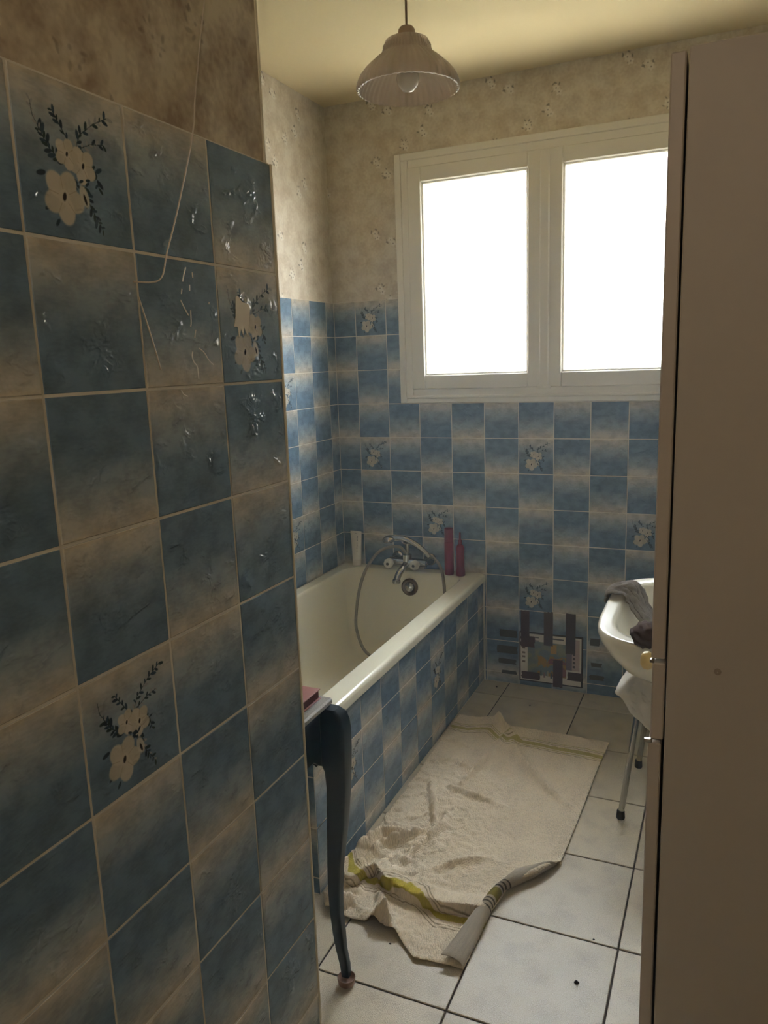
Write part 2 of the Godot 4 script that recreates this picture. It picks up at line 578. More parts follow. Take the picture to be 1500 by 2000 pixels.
func shell() -> void:
	var paper := wallpaper_material("floral_wallpaper", Color8(222, 212, 192), Color8(194, 178, 154), 5, 0.6, 0.95)
	var brown := wallpaper_material("shaded_wallpaper", Color8(212, 197, 168), Color8(160, 138, 112), 21, 0.8, 0.35)  # darker copy of the wallpaper, the dimmer light put into its colour
	var grout := mat("wall_grout", Color8(222, 214, 198), 0.9)
	var paint := mat("ceiling_paint", Color8(224, 206, 164), 0.9)
	# floor: a dark bed of joints, with square tiles laid on it
	var b := MB.new()
	b.box(Vector3(XL - 0.3, -0.12, ZB - 0.3), Vector3(XR + 0.3, -0.0025, 1.6))
	var fl := put("floor", b, mat("floor_joint", Color8(62, 50, 40), 0.9))
	structure(fl, "light grey speckled square floor tiles with dark joints", "floor")
	var ft := []
	for k in 3:
		ft.append(speckle_material("floor_tile_%d" % k, [Color8(200, 185, 154), Color8(194, 180, 150), Color8(204, 189, 157)][k], Color8(146, 132, 110), Color8(222, 212, 192), 0.34, 0.08, 2.2))
	var fs := 0.3355
	for i in range(-3, 4):
		for j in range(-8, 6):
			var x0 := maxf(-0.866 + fs * i, XL - 0.01)
			var x1 := minf(-0.866 + fs * (i + 1), XR + 0.01)
			var z1 := minf(-1.421 - fs * j, 1.25)
			var z0 := maxf(-1.421 - fs * (j + 1), ZB - 0.01)
			if x1 - x0 < 0.02 or z1 - z0 < 0.02 or (z0 > ZE and x1 < XN):
				continue
			var t := MB.new()
			t.box(Vector3(x0 + 0.0022, -0.012, z0 + 0.0022), Vector3(x1 - 0.0022, rng.randf_range(-0.0003, 0.0003), z1 - 0.0022), 0.0015)
			put("tile", t, ft[rng.randi() % 3], fl)
	# ceiling
	b = MB.new()
	b.box(Vector3(XL - 0.3, CEIL, ZB - 0.02), Vector3(XR + 0.3, CEIL + 0.15, 1.6))
	structure(put("ceiling", b, paint), "cream painted ceiling", "ceiling")
	# tub wall (left)
	b = MB.new()
	b.box(Vector3(XL - 0.25, -0.1, ZB - 0.3), Vector3(XL - 0.008, CEIL + 0.05, ZE + 0.2))
	var wl := put("wall_left", b, paper)
	structure(wl, "tub-side wall with blue tiles below pale floral wallpaper", "wall")
	b = MB.new()
	b.box(Vector3(XL - 0.02, 0.0, ZB - 0.02), Vector3(XL - 0.0009, 1.7285, ZE))
	put("grout", b, grout, wl)
	lay_tiles(wl, Basis(Vector3(0, 0, -1), Vector3(0, 1, 0), Vector3(1, 0, 0)), Vector3(XL, 1.1176, -2.715), Rect2(-1.69, 0.505 - 1.1176, 1.69 + 0.526, 1.7285 - 0.505), [Vector2i(0, -2), Vector2i(-1, -2), Vector2i(-1, 2), Vector2i(0, 2), Vector2i(-5, 0)].filter(func(q): return q.x != -1))
	# window wall (back), with the opening
	var wx0 := -1.345
	var wx1 := -0.077
	var wy0 := 1.285
	var wy1 := 2.308
	b = MB.new()
	var zf := ZB - 0.008
	var zo := ZB - 0.30
	b.box(Vector3(XL - 0.25, -0.1, zo), Vector3(wx0, CEIL + 0.05, zf))
	b.box(Vector3(wx1, -0.1, zo), Vector3(XR + 0.25, CEIL + 0.05, zf))
	b.box(Vector3(wx0, -0.1, zo), Vector3(wx1, wy0, zf))
	b.box(Vector3(wx0, wy1, zo), Vector3(wx1, CEIL + 0.05, zf))
	var wb := put("wall_back", b, paper)
	structure(wb, "window wall with blue tiles below pale floral wallpaper", "wall")
	b = MB.new()
	b.box(Vector3(XL, 0.0, ZB - 0.02), Vector3(wx0, 1.7285, ZB - 0.0009))
	b.box(Vector3(wx1, 0.0, ZB - 0.02), Vector3(XR, 1.7285, ZB - 0.0009))
	b.box(Vector3(wx0, 0.0, ZB - 0.02), Vector3(wx1, wy0, ZB - 0.0009))
	put("grout", b, grout, wb)
	lay_tiles(wb, Basis.IDENTITY, Vector3(-0.9713, 1.1176, ZB), Rect2(XL + 0.9713, -1.1176, XR - XL, 1.7285), [Vector2i(1, 0), Vector2i(1, 4), Vector2i(4, 2), Vector2i(-4, 0), Vector2i(-2, 2), Vector2i(-4, -4), Vector2i(6, -1)], Rect2(-1.357 + 0.9713, 1.272 - 1.1176, 1.292, 1.05))
	# near wall: the block that ends beside the tub
	b = MB.new()
	b.box(Vector3(XL - 0.25, -0.1, ZE), Vector3(XN - 0.009, CEIL + 0.05, 1.4))
	var wn := put("wall_front_left", b, brown)
	structure(wn, "near wall of large blue tiles under mottled wallpaper shaded brown", "wall")
	b = MB.new()
	b.box(Vector3(XN - 0.02, 0.0, ZE), Vector3(XN - 0.0009, 1.7393, 1.25))
	put("grout", b, grout, wn)
	lay_tiles(wn, Basis(Vector3(0, 0, -1), Vector3(0, 1, 0), Vector3(1, 0, 0)), Vector3(XN, 1.7393, -0.5659), Rect2(-1.80, -1.7393, 2.25, 1.7393), [Vector2i(0, 0), Vector2i(0, 4), Vector2i(2, 1), Vector2i(-3, 2), Vector2i(-5, 6)])
	extra_trims(wn)
	b = MB.new()
	b.box(Vector3(XN - 0.012, 0.0, ZE - 0.004), Vector3(XN + 0.0012, 1.7393, ZE - 0.0002), 0.001)
	b.box(Vector3(XN - 0.016, 1.7393, ZE - 0.003), Vector3(XN - 0.0075, CEIL, ZE + 0.003), 0.001)
	structure(put("trim_1", b, mat("edge_strip", Color8(232, 222, 196), 0.4)), "pale edge strip down the free corner of the near wall", "trim")
	# right wall and the wall behind the viewer
	b = MB.new()
	b.box(Vector3(XR + 0.008, -0.1, ZB - 0.3), Vector3(XR + 0.2, CEIL + 0.05, 1.6))
	var wr := put("wall_right", b, paper)
	structure(wr, "right wall with blue tiles below pale floral wallpaper", "wall")
	b = MB.new()
	b.box(Vector3(XR + 0.0009, 0.0, ZB), Vector3(XR + 0.02, 1.7285, -1.56))
	put("grout", b, grout, wr)
	lay_tiles(wr, Basis(Vector3(0, 0, 1), Vector3(0, 1, 0), Vector3(-1, 0, 0)), Vector3(XR, 1.1176, -3.16), Rect2(ZB + 3.16, -1.1176, -1.56 - ZB, 1.7285), [Vector2i(2, -1), Vector2i(6, 2), Vector2i(4, -3)])
	b = MB.new()
	b.box(Vector3(XN - 0.3, -0.1, 1.25), Vector3(XR + 0.3, CEIL + 0.05, 1.5))
	structure(put("wall_front", b, brown), "wall behind the viewer", "wall")

func extra_trims(parent: Node3D) -> void:
	var b := MB.new()
	b.box(Vector3(-0.9855, 0.0, ZB - 0.0005), Vector3(-0.9765, 0.50, ZB + 0.006), 0.002)
	structure(put("trim_2", b, mat("sealant", Color8(214, 208, 192), 0.5)), "white sealant bead where the tub surround meets the window wall", "trim")
	# worn patch and thin white streaks on the near tiles
	b = MB.new()
	var r := RandomNumberGenerator.new()
	r.seed = 31
	var x := XN + 0.0004
	var a := PackedVector3Array()
	var c := PackedVector3Array()
	var pts := [[-0.9062, 1.5487], [-0.9112, 1.5503], [-0.92, 1.5427], [-0.9347, 1.5408], [-0.9391, 1.5355], [-0.9349, 1.5215], [-0.9323, 1.5103], [-0.9293, 1.4964], [-0.924, 1.5046], [-0.921, 1.51], [-0.9182, 1.4976], [-0.9132, 1.5071], [-0.908, 1.4947], [-0.9062, 1.5096], [-0.8978, 1.5094], [-0.903, 1.523]]
	for q in pts:
		var p := Vector3(x, q[1], q[0])
		a.append(p)
		c.append(p + Vector3(0.0007, 0, 0))
	b.loft([a, c])
	put("worn_patch", b, mat("bare_patch", Color8(240, 232, 216), 0.8), parent)
	b = MB.new()
	for q in [[[-0.8034, 1.5777], [-0.7986, 1.5676], [-0.7956, 1.5602]], [[-0.7931, 1.5516], [-0.7913, 1.5454]], [[-0.7888, 1.538], [-0.795, 1.5287], [-0.8019, 1.5204]], [[-0.8157, 1.5727], [-0.816, 1.5666]], [[-0.8087, 1.5575], [-0.8078, 1.5501]], [[-0.8067, 1.5268], [-0.8058, 1.5119], [-0.8041, 1.5069]], [[-0.8139, 1.5034], [-0.8105, 1.4934]], [[-0.8042, 1.4764], [-0.8024, 1.4708], [-0.8055, 1.4632], [-0.8111, 1.458], [-0.8122, 1.4427]], [[-0.8172, 1.4808], [-0.827, 1.4757], [-0.8364, 1.4654], [-0.8445, 1.46]], [[-0.8458, 1.5387], [-0.8451, 1.5361]], [[-0.7761, 1.4303], [-0.7794, 1.4251], [-0.787, 1.4222]]]:
		var path := []
		for e in q:
			path.append(Vector3(XN + 0.0006, e[1], e[0]))
		b.tube(smooth_path(path, 10), 0.0008, 6)
	put("white_streak", b, mat("streak_white", Color8(236, 232, 222), 0.35), parent)

func frame_of(b: MB, x0: float, x1: float, y0: float, y1: float, w: float, z0: float, z1: float, bev := 0.003) -> void:
	b.box(Vector3(x0, y0, z0), Vector3(x0 + w, y1, z1), bev)
	b.box(Vector3(x1 - w, y0, z0), Vector3(x1, y1, z1), bev)
	b.box(Vector3(x0 + w - 0.001, y0, z0), Vector3(x1 - w + 0.001, y0 + w, z1), bev)
	b.box(Vector3(x0 + w - 0.001, y1 - w, z0), Vector3(x1 - w + 0.001, y1, z1), bev)

func window() -> void:
	var white := mat("window_paint", Color8(236, 230, 216), 0.4)
	var w := Node3D.new()
	w.name = "window_1"
	w.position = Vector3(-0.711, 1.272, ZB)
	add_child(w)
	structure(w, "white painted casement window with two sashes above the tub", "window")
	var x0 := -0.646
	var x1 := 0.646
	var y1 := 1.045
	var b := MB.new()
	frame_of(b, x0, x1, 0.0, y1, 0.030, -0.012, 0.010)
	put("casing", b, white, w)
	b = MB.new()
	frame_of(b, x0 + 0.028, x1 - 0.028, 0.028, y1 - 0.028, 0.034, -0.075, 0.006)
	b.box(Vector3(x0 + 0.03, 0.020, 0.0), Vector3(x1 - 0.03, 0.034, 0.016), 0.004)
	put("frame", b, white, w)
	for s in [[-0.588, -0.008], [0.008, 0.588]]:
		b = MB.new()
		frame_of(b, s[0], s[1], 0.060, y1 - 0.060, 0.062, -0.055, 0.012, 0.004)
		var sash := put("sash", b, white, w)
		b = MB.new()
		frame_of(b, s[0] + 0.060, s[1] - 0.060, 0.120, y1 - 0.120, 0.010, -0.030, 0.002, 0.003)
		put("glazing_bead", b, white, sash)
		b = MB.new()
		b.box(Vector3(s[0] + 0.062, 0.122, -0.036), Vector3(s[1] - 0.062, y1 - 0.122, -0.032))
		var glass := mat("window_glass", Color(1, 1, 1, 0.04), 0.02)
		glass.transparency = BaseMaterial3D.TRANSPARENCY_ALPHA
		put("pane", b, glass, sash)
	b = MB.new()
	b.box(Vector3(-0.020, 0.062, 0.010), Vector3(0.020, y1 - 0.062, 0.020), 0.005)
	put("meeting_strip", b, white, w)
	b = MB.new()
	b.box(Vector3(-0.03, 0.055, 0.016), Vector3(0.03, 0.068, 0.022), 0.002)
	put("latch_plate", b, white, w)
	b = MB.new()
	b.box(Vector3(-0.70, -0.03, -0.40), Vector3(0.70, 0.045, -0.08), 0.008)
	put("outer_sill", b, mat("outer_stone", Color8(214, 204, 186), 0.9), w)

func outside() -> void:
	var render := speckle_material("house_render", Color8(232, 224, 206), Color8(196, 186, 166), Color8(244, 240, 230), 0.95, 0.2, 0.8)
	var h := thing("neighbour_house", "pale rendered house with a grey gutter seen through the window", "house", Vector3(-2.0, -0.6, -9.0))
	var b := MB.new()
	b.box(Vector3(-6.0, 0.0, -3.0), Vector3(6.0, 3.9, 0.0))
	put("wall", b, render, h)
	b = MB.new()
	for i in 8:
		b.box(Vector3(-6.3, 3.95 + 0.14 * i, 0.35 - 0.4 * i), Vector3(6.3, 4.10 + 0.14 * i, -0.15 - 0.4 * i), 0.02)
	put("roof", b, mat("roof_tiles", Color8(196, 180, 164), 0.9), h)
	b = MB.new()
	b.tube([Vector3(-6.3, 3.86, 0.34), Vector3(0, 3.86, 0.34), Vector3(6.3, 3.86, 0.34)], 0.075, 10)
	put("gutter", b, mat("gutter_zinc", Color8(30, 31, 33), 0.7), h)
	var leafm := mat("hedge_leaf", Color8(110, 130, 70), 0.8)
	var hedge := thing("hedge", "green hedge top showing along the bottom of the window panes", "hedge", Vector3(-2.2, -0.6, -7.0))
	var r := RandomNumberGenerator.new()
	r.seed = 8
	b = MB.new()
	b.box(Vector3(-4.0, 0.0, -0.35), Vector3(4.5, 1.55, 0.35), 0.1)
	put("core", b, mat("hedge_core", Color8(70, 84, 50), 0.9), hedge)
	b = MB.new()
	for i in 2600:
		var c := Vector3(r.randf_range(-4.0, 4.5), r.randf_range(0.7, 1.62), r.randf_range(0.2, 0.42))
		if r.randf() < 0.5:
			c = Vector3(c.x, r.randf_range(1.5, 1.72), r.randf_range(-0.4, 0.4))
		var d := Vector3(r.randfn(), r.randfn() + 0.6, r.randfn()).normalized() * 0.05
		var e := d.cross(Vector3(r.randfn(), r.randfn(), r.randfn())).normalized() * 0.018
		b.quad(c - d * 0.2, c + d * 0.4 + e, c + d, c + d * 0.4 - e, d.cross(e))
	tag(put("leaves", b, leafm, hedge), "", "", "", "stuff")
	b = MB.new()
	b.box(Vector3(-9.0, -0.8, -13.0), Vector3(6.0, -0.6, ZB - 0.5))
	structure(put("ground", b, mat("gravel", Color8(186, 178, 160), 0.95)), "pale yard outside the window", "ground")

# rounded rectangle ring in the xz plane
func rr(x0: float, x1: float, z0: float, z1: float, r: float, y: float, n := 8) -> PackedVector3Array:
	var out := PackedVector3Array()
	for q in 4:
		var cx := x1 - r if q in [0, 3] else x0 + r
		var cz := z1 - r if q in [0, 1] else z0 + r
		for k in n + 1:
			var a := PI / 2 * q + PI / 2 * k / n
			out.append(Vector3(cx + r * cos(a), y, cz + r * sin(a)))
	return out

func tub() -> void:
	var enamel := mat("tub_enamel", Color8(238, 230, 204), 0.16, 0.0, 0.55)
	var x0 := XL + 0.001
	var x1 := -0.972
	var z0 := ZB + 0.001
	var z1 := -1.648
	var t := thing("bathtub", "cream enamel built-in bathtub below the window", "bathtub", Vector3(0, 0, 0))
	var b := MB.new()
	var rings := []
	for e in [[0.0, 0.478, 0.010], [0.0, 0.498, 0.012], [0.002, 0.506, 0.014], [0.007, 0.511, 0.018], [0.013, 0.5125, 0.02]]:
		rings.append(rr(x0 + e[0], x1 - e[0], z0 + e[0], z1 - e[0], e[2], e[1]))
	for e in [[0.0, 0.512, 0.09], [0.006, 0.508, 0.085], [0.011, 0.498, 0.08], [0.016, 0.47, 0.08], [0.030, 0.38, 0.085], [0.045, 0.26, 0.09], [0.062, 0.18, 0.09], [0.09, 0.14, 0.09], [0.14, 0.122, 0.08], [0.20, 0.118, 0.06]]:
		rings.append(rr(x0 + 0.052 + e[0], x1 - 0.072 - e[0], z0 + 0.062 + e[0] * 0.8, z1 - 0.085 - e[0] * 1.9, e[2], e[1]))
	b.loft(rings, true, false, true, Vector3.UP)
	put("shell", b, enamel, t)
	var chrome := mat("chrome", Color8(172, 170, 165), 0.10, 1.0)
	var worn := mat("worn_chrome", Color8(112, 98, 80), 0.35, 1.0)
	var ox := -1.309
	var oxf := Transform3D(Basis(Vector3(1, 0, 0), PI / 2 - 0.12), Vector3(ox, 0.440, z0 + 0.062 + 0.021))
	b = MB.new()
	b.lathe([Vector2(0.001, 0.004), Vector2(0.026, 0.004), Vector2(0.029, 0.011), Vector2(0.036, 0.011), Vector2(0.040, 0.004), Vector2(0.040, -0.004), Vector2(0.001, -0.004)], oxf, 28, false)
	var ov := put("overflow_ring", b, worn, t)
	b = MB.new()
	b.lathe([Vector2(0.001, 0.014), Vector2(0.014, 0.013), Vector2(0.022, 0.010), Vector2(0.025, 0.003), Vector2(0.001, 0.003)], oxf, 24, false)
	put("overflow_cap", b, chrome, ov)
	b = MB.new()
	b.lathe([Vector2(0.001, 0.0), Vector2(0.034, 0.0), Vector2(0.034, 0.004), Vector2(0.026, 0.005), Vector2(0.001, 0.002)], Transform3D(Basis.IDENTITY, Vector3(ox, 0.1185, -2.80)), 24, false)
	put("drain", b, chrome, t)
	# tiled surround of the tub: a board bed, with the tiles as parts
	var s := thing("tub_surround", "blue tiled apron boxing in the bathtub", "tub surround", Vector3(0, 0, 0))
	b = MB.new()
	b.box(Vector3(-1.02, 0.0, ZB + 0.004), Vector3(-0.985 - 0.0009, 0.482, -1.663))
	b.box(Vector3(XL + 0.004, 0.0, -1.70), Vector3(-0.985 - 0.0009, 0.482, -1.66 - 0.0009))
	put("grout", b, mats["wall_grout"], s)
	lay_tiles(s, Basis(Vector3(0, 0, -1), Vector3(0, 1, 0), Vector3(1, 0, 0)), Vector3(-0.985, 0.510, -1.66), Rect2(0.0, -0.508, 1.576, 0.508 - 0.030), [Vector2i(1, 1), Vector2i(6, 1)])
	lay_tiles(s, Basis.IDENTITY, Vector3(-1.585 + 0.0, 0.510, -1.66), Rect2(-0.09, -0.508, 0.69, 0.508 - 0.030), [])

func cupboard() -> void:
	var skin := mat("cupboard_paint", Color8(206, 194, 180), 0.5)
	var door := mat("cupboard_door_paint", Color8(208, 194, 180), 0.45)
	var dark := mat("cupboard_inside", Color8(70, 56, 46), 0.8)
	var zf := -1.15
	var zb := -1.60
	var c := thing("cupboard", "tall beige cupboard along the right wall seen from its side", "cupboard", Vector3(0, 0, 0))
	var b := MB.new()
	b.box(Vector3(-0.069, 0.06, zf - 0.016), Vector3(XR - 0.005, 1.838, zf), 0.0015)
	b.box(Vector3(-0.069, 0.06, zb), Vector3(XR - 0.005, 1.838, zb + 0.016), 0.0015)
	put("side_panel", b, skin, c)
	b = MB.new()
	b.box(Vector3(-0.069, 1.822, zb + 0.016), Vector3(XR - 0.005, 1.838, zf - 0.016), 0.001)
	put("top_panel", b, skin, c)
	b = MB.new()
	b.box(Vector3(XR - 0.02, 0.06, zb + 0.016), Vector3(XR - 0.008, 1.82, zf - 0.016))
	b.box(Vector3(-0.060, 0.06, zb + 0.016), Vector3(XR - 0.02, 0.08, zf - 0.016))
	b.box(Vector3(-0.060, 0.875, zb + 0.016), Vector3(XR - 0.02, 0.89, zf - 0.016))
	b.box(Vector3(-0.060, 0.995, zb + 0.016), Vector3(XR - 0.02, 1.01, zf - 0.016))
	put("shelves", b, dark, c)
	b = MB.new()
	b.box(Vector3(-0.055, 0.0, zb + 0.01), Vector3(XR - 0.01, 0.06, zf - 0.01))
	put("plinth", b, dark, c)
	# fronts: upper door, drawer, lower door that stands a little proud
	for d in [["door", 1.0085, 1.834, -0.0915, -0.0722], ["drawer", 0.8795, 1.002, -0.0895, -0.0712], ["door", 0.066, 0.8735, -0.0925, -0.0735]]:
		b = MB.new()
		b.box(Vector3(d[3], d[1], zb + 0.003), Vector3(d[4], d[2], zf - 0.001), 0.002)
		var o := put(d[0], b, door, c)
		if d[0] == "drawer":
			var k := Transform3D(Basis(Vector3(0, 0, 1), PI / 2), Vector3(-0.0895, 0.918, -1.372))
			b = MB.new()
			b.lathe([Vector2(0.001, 0.0), Vector2(0.008, 0.0), Vector2(0.007, 0.010), Vector2(0.012, 0.016), Vector2(0.0165, 0.024), Vector2(0.0155, 0.032), Vector2(0.009, 0.037), Vector2(0.001, 0.038)], k, 24, false)
			tag(put("knob", b, mat("knob_wood", Color8(236, 208, 140), 0.35), o), "cream drawer knob", "")
	for y in [1.005, 0.8765]:
		b = MB.new()
		b.box(Vector3(-0.0935 if y > 0.9 else -0.0985, y - 0.0035, zf - 0.006), Vector3(-0.0865, y + 0.0025, zf + 0.0005), 0.001)
		put("hinge_end", b, mats["chrome"], c)
	b = MB.new()
	b.lathe([Vector2(0.001, 0.0), Vector2(0.005, 0.0), Vector2(0.0045, 0.0012), Vector2(0.001, 0.0016)], Transform3D(Basis(Vector3(1, 0, 0), PI / 2), Vector3(0.0, 1.0, zf)), 16, false)
	put("plug", b, mat("plug_paint", Color8(176, 158, 140), 0.6), c)

# super-ellipse ring in the xz plane
func se(cx: float, cz: float, ax: float, az: float, p: float, y: float, n := 48) -> PackedVector3Array:
	var out := PackedVector3Array()
	for k in n:
		var a := TAU * k / n
		out.append(Vector3(cx + ax * signf(cos(a)) * pow(absf(cos(a)), 2.0 / p), y, cz + az * signf(sin(a)) * pow(absf(sin(a)), 2.0 / p)))
	return out

func basin() -> void:
	var white := mat("ceramic", Color8(240, 234, 214), 0.15, 0.0, 0.55)
	var o := thing("washbasin", "white ceramic washbasin on the right wall half hidden by the cupboard", "washbasin", Vector3(0, 0, 0))
	var b := MB.new()
	var rings := []
	var cx := 0.012
	var cz := -1.955
	for e in [[0.30, 0.668], [0.62, 0.688], [0.82, 0.726], [0.93, 0.772], [0.985, 0.803], [1.0, 0.818], [0.997, 0.827], [0.985, 0.8315], [0.97, 0.832], [0.905, 0.830], [0.885, 0.8285], [0.872, 0.824], [0.862, 0.814], [0.83, 0.782], [0.75, 0.745], [0.55, 0.718], [0.2, 0.708]]:
		var k: float = e[0]
		rings.append(se(cx + 0.02 * (1.0 - k), cz, 0.283 * k, 0.290 * k if k > 0.88 else 0.275 * k, 4.2 if k > 0.6 else 3.0, e[1]))
	b.loft(rings, true, true, true)
	put("bowl", b, white, o)
	b = MB.new()
	b.lathe([Vector2(0.022, 0.0), Vector2(0.022, 0.16), Vector2(0.03, 0.18), Vector2(0.03, 0.24)], Transform3D(Basis.IDENTITY, Vector3(cx + 0.03, 0.42, cz)), 20, true)
	put("waste_trap", b, mats["chrome"], o)
	b = MB.new()
	b.tube([Vector3(0.2, 0.83, cz), Vector3(0.2, 0.92, cz), Vector3(0.17, 0.96, cz), Vector3(0.11, 0.965, cz), Vector3(0.08, 0.93, cz)], 0.011, 12)
	put("tap", b, mats["chrome"], o)
	# grey striped hand towel thrown over the far left corner of the basin
	var terry := towel_material("hand_towel_cloth", Color8(164, 154, 142), [[0.15, 0.02, Color8(118, 108, 100)], [0.35, 0.02, Color8(118, 108, 100)], [0.55, 0.02, Color8(118, 108, 100)], [0.75, 0.02, Color8(118, 108, 100)]], 0.5)
	var ctrl := [
		[Vector3(-0.2903, 0.79, -2.085), Vector3(-0.2756, 0.838, -2.0107), Vector3(-0.2479, 0.845, -1.9995), Vector3(-0.2263, 0.840, -2.0011), Vector3(-0.2133, 0.814, -1.9823), Vector3(-0.1861, 0.785, -1.9688), Vector3(-0.1449, 0.760, -1.956), Vector3(-0.08, 0.74, -1.94)],
		[Vector3(-0.2893, 0.790, -2.11), Vector3(-0.2770, 0.843, -2.03), Vector3(-0.2480, 0.858, -2.03), Vector3(-0.2220, 0.846, -2.04), Vector3(-0.2043, 0.832, -2.02), Vector3(-0.1781, 0.798, -2.00), Vector3(-0.1409, 0.775, -1.985), Vector3(-0.07, 0.755, -1.97)],
		[Vector3(-0.2900, 0.790, -2.14), Vector3(-0.2750, 0.840, -2.05), Vector3(-0.2460, 0.850, -2.065), Vector3(-0.2160, 0.858, -2.08), Vector3(-0.1943, 0.822, -2.06), Vector3(-0.1701, 0.790, -2.035), Vector3(-0.1389, 0.765, -2.015), Vector3(-0.07, 0.75, -2.0)],
		[Vector3(-0.2888, 0.795, -2.17), Vector3(-0.2722, 0.845, -2.0705), Vector3(-0.2433, 0.853, -2.0959), Vector3(-0.2099, 0.844, -2.1193), Vector3(-0.1844, 0.815, -2.0964), Vector3(-0.1623, 0.785, -2.0624), Vector3(-0.1362, 0.765, -2.0458), Vector3(-0.06, 0.75, -2.03)]]
	var ht := put("hand_towel", cloth_from(ctrl, 56, 36, 0.005, 3, 0.006), terry)
	tag(ht, "grey striped hand towel draped over the corner of the washbasin", "towel")
	# dark sponge on the near rim
	b = MB.new()
	var r := RandomNumberGenerator.new()
	r.seed = 2
	var n := noise(3, 40.0, 3)
	var rg := []
	for i in 17:
		var a := -PI / 2 + PI * i / 16
		var ring := PackedVector3Array()
		for j in 24:
			var q := TAU * j / 24
			var d := Vector3(cos(a) * cos(q) + 0.0001 * cos(q), sin(a), cos(a) * sin(q) + 0.0001 * sin(q))
			var k := 1.0 + 0.28 * n.get_noise_3dv(d * 0.05)
			ring.append(Vector3(-0.142, 0.8605, -1.668) + d * Vector3(0.034, 0.027, 0.040) * k)
		rg.append(ring)
	b.loft(rg, true, false, false)
	tag(put("bath_sponge", b, mat("sponge_brown", Color8(74, 58, 50), 1.0)), "dark brown sponge lying on the rim of the washbasin", "sponge")
	# stool behind the basin
	var st := thing("stool", "stool with thin chrome legs standing under the washbasin edge", "stool", Vector3(-0.06, 0, -2.50))
	b = MB.new()
	var seat := []
	for e in [[0.9, 0.462], [1.0, 0.470], [1.0, 0.492], [0.93, 0.505], [0.5, 0.508]]:
		seat.append(se(0, 0, 0.150 * e[0], 0.165 * e[0], 3.0, e[1], 32))
	b.loft(seat)
	put("seat", b, mat("stool_vinyl", Color8(208, 200, 184), 0.5), st)
	for l in [[-0.202, 0.168], [-0.184, -0.178], [0.19, 0.168], [0.18, -0.178]]:
		var foot := Vector3(l[0], 0.012, l[1])
		var top := Vector3(l[0] * 0.70, 0.465, l[1] * 0.78)
		if l[0] < 0:
			top.x = l[0] + 0.052
		b = MB.new()
		b.tube([foot, foot.lerp(top, 0.5), top], 0.0095, 12)
		var leg := put("leg", b, mats["chrome"], st)
		b = MB.new()
		b.lathe([Vector2(0.001, 0.0), Vector2(0.012, 0.0), Vector2(0.0135, 0.004), Vector2(0.012, 0.028), Vector2(0.001, 0.028)], Transform3D(Basis.IDENTITY, Vector3(l[0], 0, l[1])), 16, false)
		put("rubber_foot", b, mat("black_rubber", Color8(24, 22, 20), 0.7), leg)
	# white cloth hanging over the stool
	var linen := mat("white_linen", Color8(222, 214, 200), 0.9)
	var cc := [
		[Vector3(-0.226, 0.545, -2.36), Vector3(-0.268, 0.475, -2.33), Vector3(-0.283, 0.440, -2.31), Vector3(-0.268, 0.425, -2.305), Vector3(-0.250, 0.405, -2.30)],
		[Vector3(-0.215, 0.548, -2.33), Vector3(-0.238, 0.500, -2.29), Vector3(-0.262, 0.452, -2.28), Vector3(-0.246, 0.420, -2.285), Vector3(-0.238, 0.388, -2.29)],
		[Vector3(-0.170, 0.550, -2.31), Vector3(-0.205, 0.505, -2.295), Vector3(-0.215, 0.452, -2.28), Vector3(-0.21, 0.405, -2.285), Vector3(-0.214, 0.366, -2.29)],
		[Vector3(-0.10, 0.545, -2.30), Vector3(-0.15, 0.500, -2.285), Vector3(-0.165, 0.44, -2.275), Vector3(-0.170, 0.385, -2.28), Vector3(-0.172, 0.332, -2.29)],
		[Vector3(0.02, 0.540, -2.30), Vector3(0.0, 0.48, -2.27), Vector3(-0.01, 0.42, -2.265), Vector3(-0.015, 0.36, -2.27), Vector3(-0.02, 0.31, -2.28)]]
	tag(put("white_cloth", cloth_from(cc, 48, 40, 0.004, 6, 0.006), linen), "white cloth hanging in folds over the chrome-legged stool", "cloth")

# Catmull-Rom surface through control rows, with thickness
func cr(a: Vector3, b: Vector3, c: Vector3, d: Vector3, t: float) -> Vector3:
	return 0.5 * (2.0 * b + (c - a) * t + (2.0 * a - 5.0 * b + 4.0 * c - d) * t * t + (3.0 * b - a - 3.0 * c + d) * t * t * t)

func on_row(row: Array, t: float) -> Vector3:
	var k := clampi(int(t * (row.size() - 1)), 0, row.size() - 2)
	return cr(row[maxi(k - 1, 0)], row[k], row[k + 1], row[mini(k + 2, row.size() - 1)], t * (row.size() - 1) - k)

func cloth_from(ctrl: Array, nu: int, nv: int, thick: float, sd: int, wrinkle := 0.0) -> MB:
	var nz := noise(sd, 9.0, 3)
	var top := []
	for j in nv + 1:
		var row := []
		for i in nu + 1:
			var col := []
			for r in ctrl:
				col.append(on_row(r, float(i) / nu))
			var p := on_row(col, float(j) / nv)
			p += Vector3.ONE * (nz.get_noise_3dv(p) * 0.004 + nz.get_noise_3dv(p * 4.0) * wrinkle)
			row.append(p)
		top.append(row)
	return sheet(top, thick)

